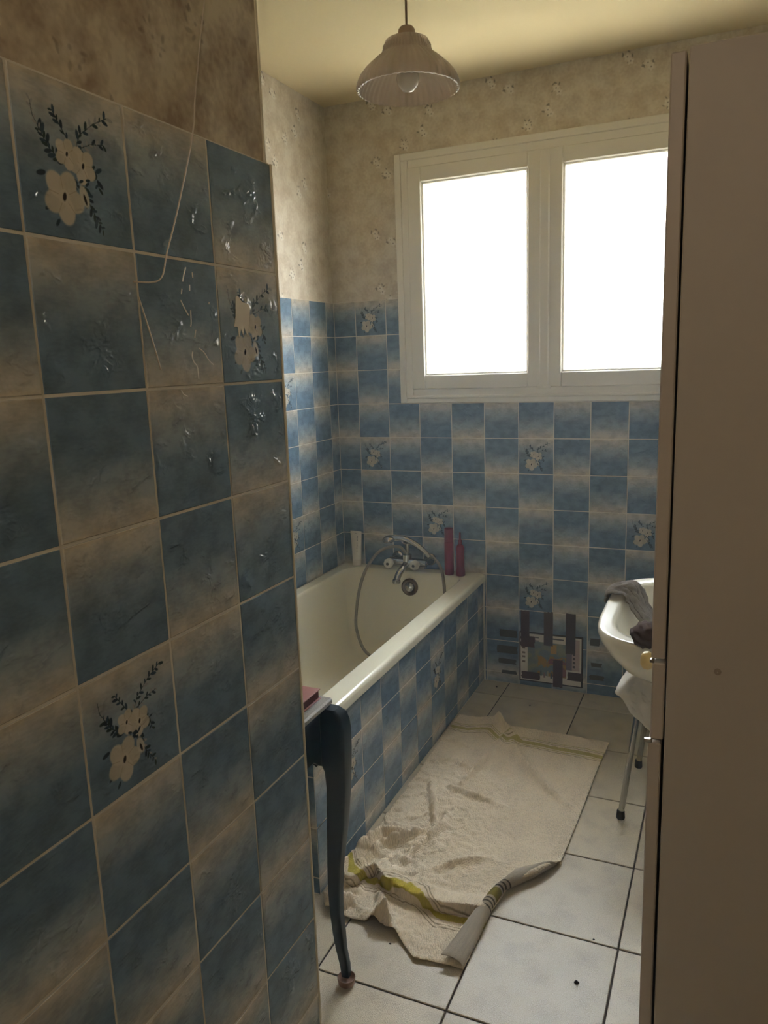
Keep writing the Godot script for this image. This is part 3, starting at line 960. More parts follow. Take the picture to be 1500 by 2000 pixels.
# a grid of points made into a sheet of some thickness (normals from the grid)
func sheet(g: Array, thick: float) -> MB:
	var b := MB.new()
	var nv := g.size()
	var nu: int = g[0].size()
	var nrm := []
	for j in nv:
		var row := []
		for i in nu:
			var du: Vector3 = g[j][mini(i + 1, nu - 1)] - g[j][maxi(i - 1, 0)]
			var dv: Vector3 = g[mini(j + 1, nv - 1)][i] - g[maxi(j - 1, 0)][i]
			row.append(du.cross(dv).normalized())
		nrm.append(row)
	var v := PackedVector3Array()
	var u := PackedVector2Array()
	var idx := PackedInt32Array()
	for side in 2:
		for j in nv:
			for i in nu:
				var e := minf(minf(i, nu - 1 - i), minf(j, nv - 1 - j))
				var k := (0.5 if side == 0 else -0.5) * thick * (1.0 if e > 0 else 0.55)
				v.append(g[j][i] + nrm[j][i] * k)
				u.append(Vector2(float(i) / (nu - 1), float(j) / (nv - 1)))
	var off := nv * nu
	for j in nv - 1:
		for i in nu - 1:
			var a := j * nu + i
			idx.append_array([a, a + 1, a + nu + 1, a, a + nu + 1, a + nu])
			var c := a + off
			idx.append_array([c, c + nu + 1, c + 1, c, c + nu, c + nu + 1])
	var border := []
	for i in nu - 1:
		border.append([i, i + 1])
		border.append([(nv - 1) * nu + i + 1, (nv - 1) * nu + i])
	for j in nv - 1:
		border.append([(j + 1) * nu, j * nu])
		border.append([j * nu + nu - 1, (j + 1) * nu + nu - 1])
	for e in border:
		idx.append_array([e[0], e[0] + off, e[1], e[1], e[0] + off, e[1] + off])
	b.patch(v, u, idx)
	return b

# towelling: loops as relief, woven stripes as [place, width, colour] along v
func towel_material(key: String, base: Color, stripes: Array, rep: float) -> StandardMaterial3D:
	var s := 512
	var im := Image.create(s, s, false, Image.FORMAT_RGB8)
	var n1 := noise(91, 0.010, 4)
	var n2 := noise(92, 0.25, 2)
	for y in s:
		var stripe := base
		for q in stripes:
			if absf(float(y) / s - q[0]) < q[1] / 2:
				stripe = q[2]
		for x in s:
			var c := stripe.darkened(clampf(0.07 * n1.get_noise_2d(x, y) + 0.10 * n2.get_noise_2d(x, y) + 0.02, 0.0, 0.4))
			im.set_pixel(x, y, c)
	var hm := Image.create(s, s, false, Image.FORMAT_RGB8)
	var n3 := noise(93, 0.30, 2)
	for y in s:
		for x in s:
			var h := clampf(0.5 + 0.8 * n3.get_noise_2d(x, y), 0.0, 1.0)
			hm.set_pixel(x, y, Color(h, h, h))
	var m := StandardMaterial3D.new()
	m.heightmap_enabled = true
	m.heightmap_texture = tex(hm)
	m.heightmap_scale = 0.22
	m.resource_name = key
	m.albedo_texture = tex(im)
	m.roughness = 1.0
	m.metallic_specular = 0.1
	m.normal_enabled = false
	m.rim_enabled = true
	m.rim = 0.3
	mats[key] = m
	return m

func poly(p: Array, t: float) -> Vector2:
	var total := 0.0
	for i in p.size() - 1:
		total += p[i].distance_to(p[i + 1])
	var d := clampf(t, 0.0, 1.0) * total
	for i in p.size() - 1:
		var l: float = p[i].distance_to(p[i + 1])
		if d <= l or i == p.size() - 2:
			return p[i].lerp(p[i + 1], clampf(d / maxf(l, 1e-6), 0.0, 1.0))
		d -= l
	return p[-1]

func seg_dist(p: Vector2, line_: Array) -> Vector2:  # distance, place along 0..1
	var best := Vector2(1e9, 0)
	for i in line_.size() - 1:
		var q := Geometry2D.get_closest_point_to_segment(p, line_[i], line_[i + 1])
		var d := p.distance_to(q)
		if d < best.x:
			best = Vector2(d, (i + q.distance_to(line_[i]) / maxf(1e-5, line_[i].distance_to(line_[i + 1]))) / (line_.size() - 1))
	return best

func floor_towel() -> void:
	var left := [Vector2(-0.975, -1.658), Vector2(-0.970, -1.721), Vector2(-0.965, -1.822), Vector2(-0.964, -1.986), Vector2(-0.964, -2.180), Vector2(-0.968, -2.431), Vector2(-0.974, -2.683), Vector2(-0.974, -2.850)]
	var right := [Vector2(-0.530, -1.547), Vector2(-0.524, -1.661), Vector2(-0.522, -1.770), Vector2(-0.506, -1.859), Vector2(-0.438, -1.937), Vector2(-0.393, -2.027), Vector2(-0.388, -2.141), Vector2(-0.381, -2.350), Vector2(-0.375, -2.612), Vector2(-0.364, -2.810)]
	var near := [Vector2(-0.975, -1.658), Vector2(-0.943, -1.611), Vector2(-0.888, -1.601), Vector2(-0.790, -1.607), Vector2(-0.719, -1.587), Vector2(-0.654, -1.533), Vector2(-0.588, -1.543), Vector2(-0.530, -1.547)]
	var far := [Vector2(-0.974, -2.850), Vector2(-0.902, -2.849), Vector2(-0.817, -2.885), Vector2(-0.764, -2.817), Vector2(-0.620, -2.822), Vector2(-0.480, -2.819), Vector2(-0.364, -2.810)]
	# ridges of the crumpled cloth: line, height, half width
	var ridges := [
		[[Vector2(-0.815, -2.886), Vector2(-0.759, -2.763), Vector2(-0.695, -2.710)], 0.026, 0.022],
		[[Vector2(-0.748, -2.721), Vector2(-0.766, -2.506), Vector2(-0.796, -2.328)], 0.016, 0.018],
		[[Vector2(-0.710, -2.692), Vector2(-0.610, -2.525), Vector2(-0.509, -2.401), Vector2(-0.426, -2.324)], 0.014, 0.018],
		[[Vector2(-0.907, -2.322), Vector2(-0.836, -2.162), Vector2(-0.788, -2.045)], 0.018, 0.012],
		[[Vector2(-0.957, -1.750), Vector2(-0.952, -1.852), Vector2(-0.928, -1.948), Vector2(-0.856, -2.004)], 0.028, 0.022],
		[[Vector2(-0.930, -1.790), Vector2(-0.907, -1.902), Vector2(-0.856, -1.962), Vector2(-0.801, -2.039)], 0.020, 0.018],
		[[Vector2(-0.818, -1.871), Vector2(-0.793, -1.973), Vector2(-0.768, -2.066), Vector2(-0.781, -2.136)], 0.016, 0.018],
		[[Vector2(-0.824, -2.300), Vector2(-0.722, -2.270), Vector2(-0.619, -2.245)], 0.012, 0.018],
		[[Vector2(-0.940, -2.45), Vector2(-0.86, -2.47), Vector2(-0.80, -2.44)], 0.012, 0.016],
		[[Vector2(-0.955, -2.62), Vector2(-0.88, -2.60), Vector2(-0.82, -2.58)], 0.010, 0.018],
		[[Vector2(-0.821, -1.700), Vector2(-0.769, -1.627), Vector2(-0.728, -1.588)], 0.016, 0.014],
		[[Vector2(-0.722, -1.870), Vector2(-0.660, -1.919), Vector2(-0.583, -1.974)], 0.012, 0.022],
		[[Vector2(-0.80, -1.610), Vector2(-0.765, -1.640)], 0.026, 0.026],
		[[Vector2(-0.963, -1.64), Vector2(-0.905, -1.63), Vector2(-0.88, -1.66)], 0.024, 0.022],
		[[Vector2(-0.50, -1.87), Vector2(-0.44, -1.95), Vector2(-0.40, -2.02)], 0.016, 0.030]]
	# ledge where the cloth has been pushed over the near stripe
	var ledge := [Vector2(-0.960, -1.735), Vector2(-0.912, -1.722), Vector2(-0.874, -1.792), Vector2(-0.821, -1.750), Vector2(-0.741, -1.722), Vector2(-0.636, -1.718), Vector2(-0.53, -1.745)]
	var nz := noise(17, 9.0, 3)
	var n2 := noise(18, 40.0, 2)
	var nu := 130
	var nv := 230
	var g := []
	var lo := 0.0
	for j in nv + 1:
		var v := float(j) / nv
		var row := []
		for i in nu + 1:
			var u := float(i) / nu
			var c := poly(near, u).lerp(poly(far, u), v) + poly(left, v).lerp(poly(right, v), u)
			c -= left[0].lerp(right[0], u).lerp(left[-1].lerp(right[-1], u), v)
			var h := 0.006 + 0.010 * (1.0 - smoothstep(0.0, 0.30, absf(nz.get_noise_2dv(c)))) * smoothstep(-0.45, -0.95, c.x) * smoothstep(-2.75, -1.9, c.y) + 0.004 * maxf(0.0, nz.get_noise_2dv(c * 0.6) + 0.15) + 0.0022 * n2.get_noise_2dv(c)
			for q in ridges:
				var d := seg_dist(c, q[0])
				if d.x < q[2] * 3.0:
					h += 1.8 * q[1] * exp(-pow(d.x / (0.52 * q[2]), 1.3)) * (0.35 + 0.65 * sin(PI * clampf(d.y, 0.08, 0.92)))
			var dl := seg_dist(c, ledge)
			var lz := 0.0
			for k in ledge.size() - 1:
				if c.x >= ledge[k].x and c.x <= ledge[k + 1].x:
					lz = lerpf(ledge[k].y, ledge[k + 1].y, (c.x - ledge[k].x) / (ledge[k + 1].x - ledge[k].x))
			if lz != 0.0:
				var s := lz - c.y   # positive: beyond the ledge, away from the near end
				h += 0.036 * (smoothstep(-0.006, 0.010, s) * (1.0 - smoothstep(0.012, 0.085, s)))
				# the cloth overhangs: pull the crest towards the near end
				c.y += 0.026 * exp(-pow((s - 0.016) / 0.017, 2.0))
			row.append(Vector3(c.x, h, c.y))
		g.append(row)
	var yel := Color8(192, 172, 62)
	var dk := Color8(148, 128, 92)
	var cloth := towel_material("bath_towel_cloth", Color8(232, 214, 184), [
		[0.088, 0.002, dk], [0.096, 0.002, dk], [0.119, 0.019, yel], [0.136, 0.002, dk], [0.143, 0.002, dk],
		[0.878, 0.002, dk], [0.887, 0.004, Color8(190, 176, 110)], [0.905, 0.018, Color8(190, 174, 100)], [0.921, 0.002, dk], [0.930, 0.004, Color8(198, 184, 130)]], 1.0)
	cloth.uv1_scale = Vector3(1, 1, 1)
	var t := put("bath_towel", sheet(g, 0.005), cloth)
	tag(t, "crumpled cream towel with yellow stripes spread on the floor beside the tub", "towel")
	# the long edge turned up and over at the near right corner
	var fr := [Vector2(-0.532, -1.549), Vector2(-0.525, -1.661), Vector2(-0.522, -1.770), Vector2(-0.512, -1.850), Vector2(-0.450, -1.930), Vector2(-0.400, -2.015)]
	var fl := [Vector2(-0.587, -1.548), Vector2(-0.573, -1.609), Vector2(-0.561, -1.686), Vector2(-0.535, -1.817), Vector2(-0.499, -1.921), Vector2(-0.431, -1.985)]
	var ft := []
	for j in 61:
		var v := j / 60.0
		var row := []
		for i in 25:
			var u := i / 24.0
			var a := poly(fr, v)
			var c := poly(fl, v)
			var p := a.lerp(c, u)
			var lift := 0.012 + 0.020 * sin(PI * clampf(u * 0.85, 0.0, 1.0)) * (0.55 + 0.6 * sin(PI * v)) + 0.010 * u
			row.append(Vector3(p.x + 0.010 * sin(PI * u) * (1.0 - u), lift, p.y))
		ft.append(row)
	var db := Color8(104, 90, 64)
	var fold := towel_material("bath_towel_back", Color8(228, 212, 186), [
		[0.40, 0.012, db], [0.432, 0.012, db], [0.460, 0.010, db], [0.52, 0.075, Color8(160, 142, 44)], [0.578, 0.012, db], [0.61, 0.012, db], [0.642, 0.010, db]], 1.0)
	put("turned_edge", sheet(ft, 0.005), fold, t)

func lamp() -> void:
	var at := Vector3(-0.694, 2.052, -1.75)
	var l := thing("pendant_lamp", "ribbed glass pendant lamp hanging from the ceiling on a cord", "lamp", at)
	var shade := mat("shade_glass", Color8(226, 208, 190, 168), 0.28)
	shade.transparency = BaseMaterial3D.TRANSPARENCY_ALPHA
	shade.backlight_enabled = true
	shade.backlight = Color(0.35, 0.32, 0.28)
	var b := MB.new()
	var outer := [Vector2(0.1135, 0.000), Vector2(0.1155, 0.003), Vector2(0.1150, 0.009), Vector2(0.1120, 0.018), Vector2(0.1060, 0.029), Vector2(0.0960, 0.041), Vector2(0.0840, 0.052), Vector2(0.0710, 0.063), Vector2(0.0600, 0.071), Vector2(0.0540, 0.076), Vector2(0.0555, 0.080), Vector2(0.0525, 0.084), Vector2(0.0535, 0.089), Vector2(0.0500, 0.094), Vector2(0.0470, 0.101), Vector2(0.038, 0.105), Vector2(0.022, 0.108)]
	var inner := []
	for k in range(outer.size() - 1, -1, -1):
		inner.append(outer[k] - Vector2(0.0035, 0.0025 if k > 9 else 0.0))
	b.lathe(outer + inner + [outer[0]], Transform3D.IDENTITY, 288, false, 48, 0.013)
	put("shade", b, shade, l)
	b = MB.new()
	b.lathe([Vector2(0.001, 0.102), Vector2(0.019, 0.102), Vector2(0.0195, 0.112), Vector2(0.018, 0.124), Vector2(0.014, 0.129), Vector2(0.004, 0.131), Vector2(0.001, 0.131)], Transform3D.IDENTITY, 24, false)
	b.lathe([Vector2(0.001, 0.070), Vector2(0.016, 0.070), Vector2(0.016, 0.104), Vector2(0.001, 0.104)], Transform3D.IDENTITY, 20, false)
	put("socket", b, mat("socket_plastic", Color8(176, 152, 130), 0.5), l)
	b = MB.new()
	b.lathe([Vector2(0.001, -0.004), Vector2(0.012, -0.001), Vector2(0.022, 0.010), Vector2(0.026, 0.024), Vector2(0.022, 0.040), Vector2(0.014, 0.056), Vector2(0.013, 0.072), Vector2(0.001, 0.072)], Transform3D.IDENTITY, 24, false)
	put("bulb", b, mat("bulb_glass", Color8(226, 216, 200), 0.15), l)
	b = MB.new()
	b.tube([Vector3(0, 0.129, 0), Vector3(0.0005, 0.3, 0), Vector3(0, CEIL - at.y - 0.02, 0)], 0.0026, 8)
	put("cord", b, mat("cord_plastic", Color8(150, 124, 98), 0.6), l)
	b = MB.new()
	b.lathe([Vector2(0.001, -0.040), Vector2(0.012, -0.038), Vector2(0.034, -0.02), Vector2(0.040, 0.0), Vector2(0.001, 0.0)], Transform3D(Basis.IDENTITY, Vector3(0, CEIL - at.y, 0)), 24, false)
	put("ceiling_rose", b, mat("socket_plastic", Color8(176, 152, 130), 0.5), l)

func unseen_lamp() -> void:
	# lamp out of view behind the viewer, placed to light near wall and cupboard
	var at := Vector3(-0.16, 2.36, 0.75)
	var l := thing("unseen_ceiling_lamp", "unseen globe lamp on the ceiling behind the viewer, placed to light the near wall and cupboard", "lamp", at)
	var b := MB.new()
	b.ball(Vector3.ZERO, Vector3(0.10, 0.10, 0.10), 28)
	var g := mat("unseen_lamp_globe", Color8(240, 230, 212), 0.4)
	g.emission_enabled = true
	g.emission = Color(1.0, 0.97, 0.93)
	g.emission_energy_multiplier = 0.4
	put("globe", b, g, l)
	b = MB.new()
	b.lathe([Vector2(0.001, 0.09), Vector2(0.05, 0.09), Vector2(0.06, CEIL - at.y), Vector2(0.001, CEIL - at.y)], Transform3D.IDENTITY, 24, false)
	put("base", b, mats["socket_plastic"], l)
	var o := OmniLight3D.new()
	o.name = "unseen_lamp_light"
	o.position = Vector3(0, -0.115, -0.02)
	o.light_color = Color(1.0, 0.97, 0.93)
	o.light_energy = 0.034
	o.light_size = 0.1
	o.omni_range = 12.0
	o.omni_attenuation = 2.0
	o.shadow_enabled = true
	l.add_child(o)

func table() -> void:
	var paint := mat("teal_paint", Color8(6, 30, 40), 0.34, 0.0, 0.5)
	var t := thing("console_table", "dark teal console table with curved legs beside the tub end", "table", Vector3(0, 0, 0))
	var x1 := -0.789
	var x0 := -1.36
	var z0 := -1.432
	var z1 := -1.030
	var b := MB.new()
	b.box(Vector3(x0, 0.704, z0), Vector3(x1, 0.720, z1), 0.004)
	put("tabletop", b, speckle_material("grey_marble", Color8(168, 164, 154), Color8(96, 94, 90), Color8(206, 202, 194), 0.3, 0.02, 2.0), t)
	# apron boards whose lower edge arches up towards the legs
	for a in [[Vector3(x1 - 0.028, 0, z1 - 0.03), Vector3(x1 - 0.028, 0, z0 + 0.03)], [Vector3(x0 + 0.028, 0, z1 - 0.03), Vector3(x0 + 0.028, 0, z0 + 0.03)], [Vector3(x0 + 0.03, 0, z0 + 0.028), Vector3(x1 - 0.03, 0, z0 + 0.028)], [Vector3(x0 + 0.03, 0, z1 - 0.028), Vector3(x1 - 0.03, 0, z1 - 0.028)]]:
		var d: Vector3 = (a[1] - a[0]).normalized()
		var s := d.cross(Vector3.UP) * 0.010
		var rings := []
		for k in 21:
			var u := k / 20.0
			var p: Vector3 = a[0].lerp(a[1], u)
			var low := 0.592 - 0.030 * smoothstep(0.10, 0.0, minf(u, 1.0 - u))
			rings.append(PackedVector3Array([p + s + Vector3.UP * 0.704, p + s + Vector3.UP * low, p - s + Vector3.UP * low, p - s + Vector3.UP * 0.704]))
		b = MB.new()
		b.loft(rings)
		put("apron", b, paint, t)
	# cabriole leg: height, left and right edge as seen square on
	var prof := [[0.704, -0.806, -0.762], [0.690, -0.808, -0.745], [0.67, -0.810, -0.738], [0.650, -0.810, -0.7355], [0.60, -0.811, -0.736], [0.57, -0.811, -0.738], [0.55, -0.804, -0.739], [0.51, -0.8014, -0.7415], [0.42, -0.8052, -0.7515], [0.31, -0.8111, -0.7697], [0.25, -0.8129, -0.7748], [0.19, -0.811, -0.777], [0.135, -0.8068, -0.7735], [0.09, -0.801, -0.772], [0.045, -0.7925, -0.765], [0.012, -0.789, -0.7655]]
	var at := Vector3(-0.795, 0, -1.408)
	for q in [[x1, z0, 1, -1], [x1, z1, 1, 1], [x0, z0, -1, -1], [x0, z1, -1, 1]]:
		var rings := []
		for e in prof:
			var w: float = (e[2] - e[1]) / 2
			var c: float = ((e[2] + e[1]) / 2 + 0.795) / 1.13
			var o := Vector3((at.x - x1) * q[2] + q[0] + c * 0.8 * q[2], e[0], q[1] + ((at.z - z0) if q[3] < 0 else -(at.z - z0)) + c * 0.6 * q[3])
			var ring := PackedVector3Array()
			for k in 24:
				var a := TAU * k / 24
				var p := 6.0
				ring.append(o + 0.82 * Vector3(w * signf(cos(a)) * pow(absf(cos(a)), 2 / p), 0, w * 0.85 * signf(sin(a)) * pow(absf(sin(a)), 2 / p)))
			rings.append(ring)
		b = MB.new()
		b.loft(rings)
		put("leg", b, paint, t)
	# worn cup under the visible foot
	b = MB.new()
	b.lathe([Vector2(0.001, 0.002), Vector2(0.016, 0.0), Vector2(0.020, 0.003), Vector2(0.022, 0.018), Vector2(0.0195, 0.019), Vector2(0.017, 0.010), Vector2(0.001, 0.010)], Transform3D(Basis.IDENTITY, Vector3(-0.777, 0.0, -1.408)), 28, false)
	tag(put("furniture_cup", b, mat("worn_white_plastic", Color8(160, 128, 108), 0.4)), "pale worn furniture cup under the foot of the teal table leg", "furniture cup")
	# red box on the table top
	var bk := thing("book", "brick red closed book lying on the dark teal table", "book", Vector3(-0.895, 0.7205, -1.355))
	b = MB.new()
	b.box(Vector3(-0.085, 0.0, -0.060), Vector3(0.085, 0.003, 0.060), 0.001)
	b.box(Vector3(-0.085, 0.021, -0.060), Vector3(0.085, 0.024, 0.060), 0.001)
	b.box(Vector3(-0.085, 0.0, -0.060), Vector3(-0.082, 0.024, 0.060), 0.001)
	put("cover", b, mat("red_cover", Color8(150, 88, 74), 0.5), bk)
	b = MB.new()
	b.box(Vector3(-0.082, 0.003, -0.057), Vector3(0.081, 0.021, 0.057))
	put("pages", b, mat("dark_pages", Color8(96, 48, 40), 0.8), bk)

func smooth_path(p: Array, n: int) -> Array:
	var out := []
	for i in n + 1:
		out.append(on_row(p, float(i) / n))
	return out

func tub_things() -> void:
	var chrome: Material = mats["chrome"]
	var rim := 0.5127
	# mixer tap on the wall over the end of the tub
	var cx := -1.322
	var m := thing("bath_mixer", "chrome two-handled bath mixer on the tiled wall at the tub end", "tap", Vector3(cx, 0.556, ZB + 0.0))
	var b := MB.new()
	b.tube([Vector3(-0.085, 0, 0.075), Vector3(0, 0, 0.075), Vector3(0.095, 0, 0.075)], 0.019, 20)
	for s in [-0.075, 0.085]:
		b.lathe([Vector2(0.001, 0.0), Vector2(0.030, 0.0), Vector2(0.028, 0.008), Vector2(0.014, 0.016), Vector2(0.014, 0.075), Vector2(0.001, 0.075)], Transform3D(Basis(Vector3(1, 0, 0), PI / 2), Vector3(s, 0, 0.0)), 20, false)
	b.tube([Vector3(0.0, 0.0, 0.075), Vector3(0.0, 0.035, 0.075)], 0.022, 20)
	put("body", b, chrome, m)
	for s in [-0.075, 0.052]:
		b = MB.new()
		b.lathe([Vector2(0.001, 0.0), Vector2(0.017, 0.0), Vector2(0.022, 0.010), Vector2(0.024, 0.026), Vector2(0.019, 0.038), Vector2(0.001, 0.038)], Transform3D(Basis(Vector3(1, 0, 0), PI / 2), Vector3(s, -0.002, 0.092)), 8, false)
		var k := put("handle", b, mat("white_handle", Color8(230, 226, 214), 0.2), m)
		b = MB.new()
		b.lathe([Vector2(0.001, 0.0), Vector2(0.007, 0.0), Vector2(0.006, 0.003), Vector2(0.001, 0.003)], Transform3D(Basis(Vector3(1, 0, 0), PI / 2), Vector3(s, -0.002, 0.130)), 14, false)
		put("cap", b, mat("dark_cap", Color8(40, 38, 40), 0.4), k)
	b = MB.new()
	b.tube(smooth_path([Vector3(0.0, -0.005, 0.08), Vector3(-0.004, -0.018, 0.115), Vector3(-0.012, -0.040, 0.150), Vector3(-0.016, -0.062, 0.165)], 16), 0.015, 16)
	b.lathe([Vector2(0.011, 0.0), Vector2(0.018, 0.0), Vector2(0.019, 0.012), Vector2(0.015, 0.018)], Transform3D(Basis.IDENTITY, Vector3(-0.017, -0.076, 0.166)), 18, true)
	put("spout", b, chrome, m)
	b = MB.new()
	b.tube([Vector3(0.002, 0.03, 0.075), Vector3(0.004, 0.088, 0.078)], 0.010, 14)
	b.tube([Vector3(-0.022, 0.106, 0.085), Vector3(-0.012, 0.090, 0.082), Vector3(0.004, 0.085, 0.080), Vector3(0.020, 0.090, 0.082), Vector3(0.030, 0.104, 0.085)], 0.006, 10)
	put("cradle", b, chrome, m)
	# hand shower resting on the cradle, with its hose
	var hs := thing("hand_shower", "chrome hand shower resting on the mixer cradle with a grey hose", "shower", Vector3(cx, 0.556, ZB + 0.08))
	b = MB.new()
	b.tube(smooth_path([Vector3(-0.070, 0.108, 0.01), Vector3(-0.005, 0.112, 0.012), Vector3(0.050, 0.092, 0.014), Vector3(0.090, 0.062, 0.012), Vector3(0.115, 0.036, 0.01)], 28), 0.0145, 16, 0.0105)
	put("handle", b, chrome, hs)
	b = MB.new()
	b.lathe([Vector2(0.001, -0.012), Vector2(0.030, -0.012), Vector2(0.034, -0.006), Vector2(0.030, 0.004), Vector2(0.012, 0.012), Vector2(0.001, 0.013)], Transform3D(Basis.from_euler(Vector3(0.15, 0, 0.10)), Vector3(-0.078, 0.110, 0.012)), 28, false)
	var hd := put("head", b, chrome, hs)
	b = MB.new()
	b.lathe([Vector2(0.001, -0.015), Vector2(0.025, -0.015), Vector2(0.027, -0.011), Vector2(0.001, -0.011)], Transform3D(Basis.from_euler(Vector3(0.15, 0, 0.10)), Vector3(-0.078, 0.110, 0.012)), 28, false)
	put("spray_plate", b, mat("spray_grey", Color8(78, 76, 74), 0.5), hd)
	b = MB.new()
	var hose := [Vector3(0.0, 0.046, 0.012), Vector3(-0.025, 0.078, 0.030), Vector3(-0.085, 0.072, 0.085), Vector3(-0.140, 0.005, 0.115), Vector3(-0.182, -0.090, 0.118), Vector3(-0.208, -0.215, 0.118), Vector3(-0.208, -0.315, 0.122), Vector3(-0.150, -0.413, 0.135), Vector3(-0.02, -0.424, 0.14), Vector3(0.12, -0.418, 0.135), Vector3(0.190, -0.330, 0.12), Vector3(0.217, -0.190, 0.105), Vector3(0.214, -0.080, 0.095), Vector3(0.195, 0.000, 0.075), Vector3(0.150, 0.034, 0.035), Vector3(0.117, 0.034, 0.010)]
	b.tube(smooth_path(hose, 150), 0.0068, 10)
	put("hose", b, mat("hose_steel", Color8(150, 142, 128), 0.42, 0.7), hs)
	# white squeeze tube standing on its cap
	var wt := thing("squeeze_tube", "white squeeze tube standing on its cap in the tub corner", "bottle", Vector3(-1.592, rim, -3.196))
	b = MB.new()
	b.lathe([Vector2(0.001, 0.0), Vector2(0.020, 0.0), Vector2(0.0215, 0.004), Vector2(0.022, 0.030), Vector2(0.001, 0.031)], Transform3D(Basis.from_scale(Vector3(1, 1, 0.8)), Vector3.ZERO), 28, false)
	put("cap", b, mat("tube_cap", Color8(226, 214, 196), 0.35), wt)
	b = MB.new()
	var rings := []
	for e in [[0.031, 0.0215, 0.017], [0.05, 0.0225, 0.0165], [0.09, 0.025, 0.013], [0.13, 0.0275, 0.007], [0.155, 0.0288, 0.0025], [0.166, 0.029, 0.0015]]:
		var ring := PackedVector3Array()
		for k in 32:
			var a := TAU * k / 32
			ring.append(Vector3(e[1] * cos(a), e[0], e[2] * sin(a)))
		rings.append(ring)
	b.loft(rings)
	var tm := StandardMaterial3D.new()
	var im := Image.create(256, 128, false, Image.FORMAT_RGB8)
	im.fill(Color8(236, 228, 212))
	# u runs round the tube, the front lies near u = 0.25
	im.fill_rect(Rect2i(57, 104, 12, 3), Color8(120, 116, 110))
	for k in 7:
		im.fill_rect(Rect2i(47 + k % 2, 38 + k * 8, 5, 4 + k % 3), Color8(150, 146, 142))
	tm.resource_name = "tube_print"
	tm.albedo_texture = tex(im)
	tm.roughness = 0.35
	put("body", b, tm, wt)
	# two dark red bottles
	var red := mat("red_plastic", Color8(124, 8, 30), 0.28)
	var r1 := thing("hair_bottle", "tall straight dark red bottle on the tub rim left of the nozzle bottle", "bottle", Vector3(-1.120, rim, -3.170))
	b = MB.new()
	b.lathe([Vector2(0.001, 0.0), Vector2(0.0195, 0.0), Vector2(0.0205, 0.003), Vector2(0.0205, 0.150), Vector2(0.0195, 0.152), Vector2(0.001, 0.152)], Transform3D.IDENTITY, 28, false)
	put("body", b, red, r1)
	b = MB.new()
	b.lathe([Vector2(0.001, 0.1525), Vector2(0.0195, 0.1525), Vector2(0.020, 0.155), Vector2(0.0198, 0.208), Vector2(0.0185, 0.212), Vector2(0.001, 0.213)], Transform3D.IDENTITY, 28, false)
	put("cap", b, mat("red_cap", Color8(112, 8, 28), 0.35), r1)
	b = MB.new()
	b.lathe([Vector2(0.0207, 0.03), Vector2(0.0207, 0.115)], Transform3D.IDENTITY, 28, false)
	put("label_band", b, mat("red_label", Color8(136, 14, 38), 0.5), r1)
	var r2 := thing("nozzle_bottle", "dark red bottle with a thin nozzle at the tub rim corner", "bottle", Vector3(-1.067, rim, -3.168))
	b = MB.new()
	b.lathe([Vector2(0.001, 0.0), Vector2(0.0205, 0.0), Vector2(0.0215, 0.003), Vector2(0.0210, 0.020), Vector2(0.0185, 0.035), Vector2(0.0185, 0.105), Vector2(0.0195, 0.120), Vector2(0.018, 0.130), Vector2(0.010, 0.142), Vector2(0.001, 0.143)], Transform3D.IDENTITY, 28, false)
	put("body", b, red, r2)
	b = MB.new()
	b.lathe([Vector2(0.001, 0.142), Vector2(0.0085, 0.142), Vector2(0.008, 0.160), Vector2(0.0045, 0.164), Vector2(0.0035, 0.195), Vector2(0.001, 0.196)], Transform3D.IDENTITY, 18, false)
	put("nozzle", b, mats["red_cap"], r2)

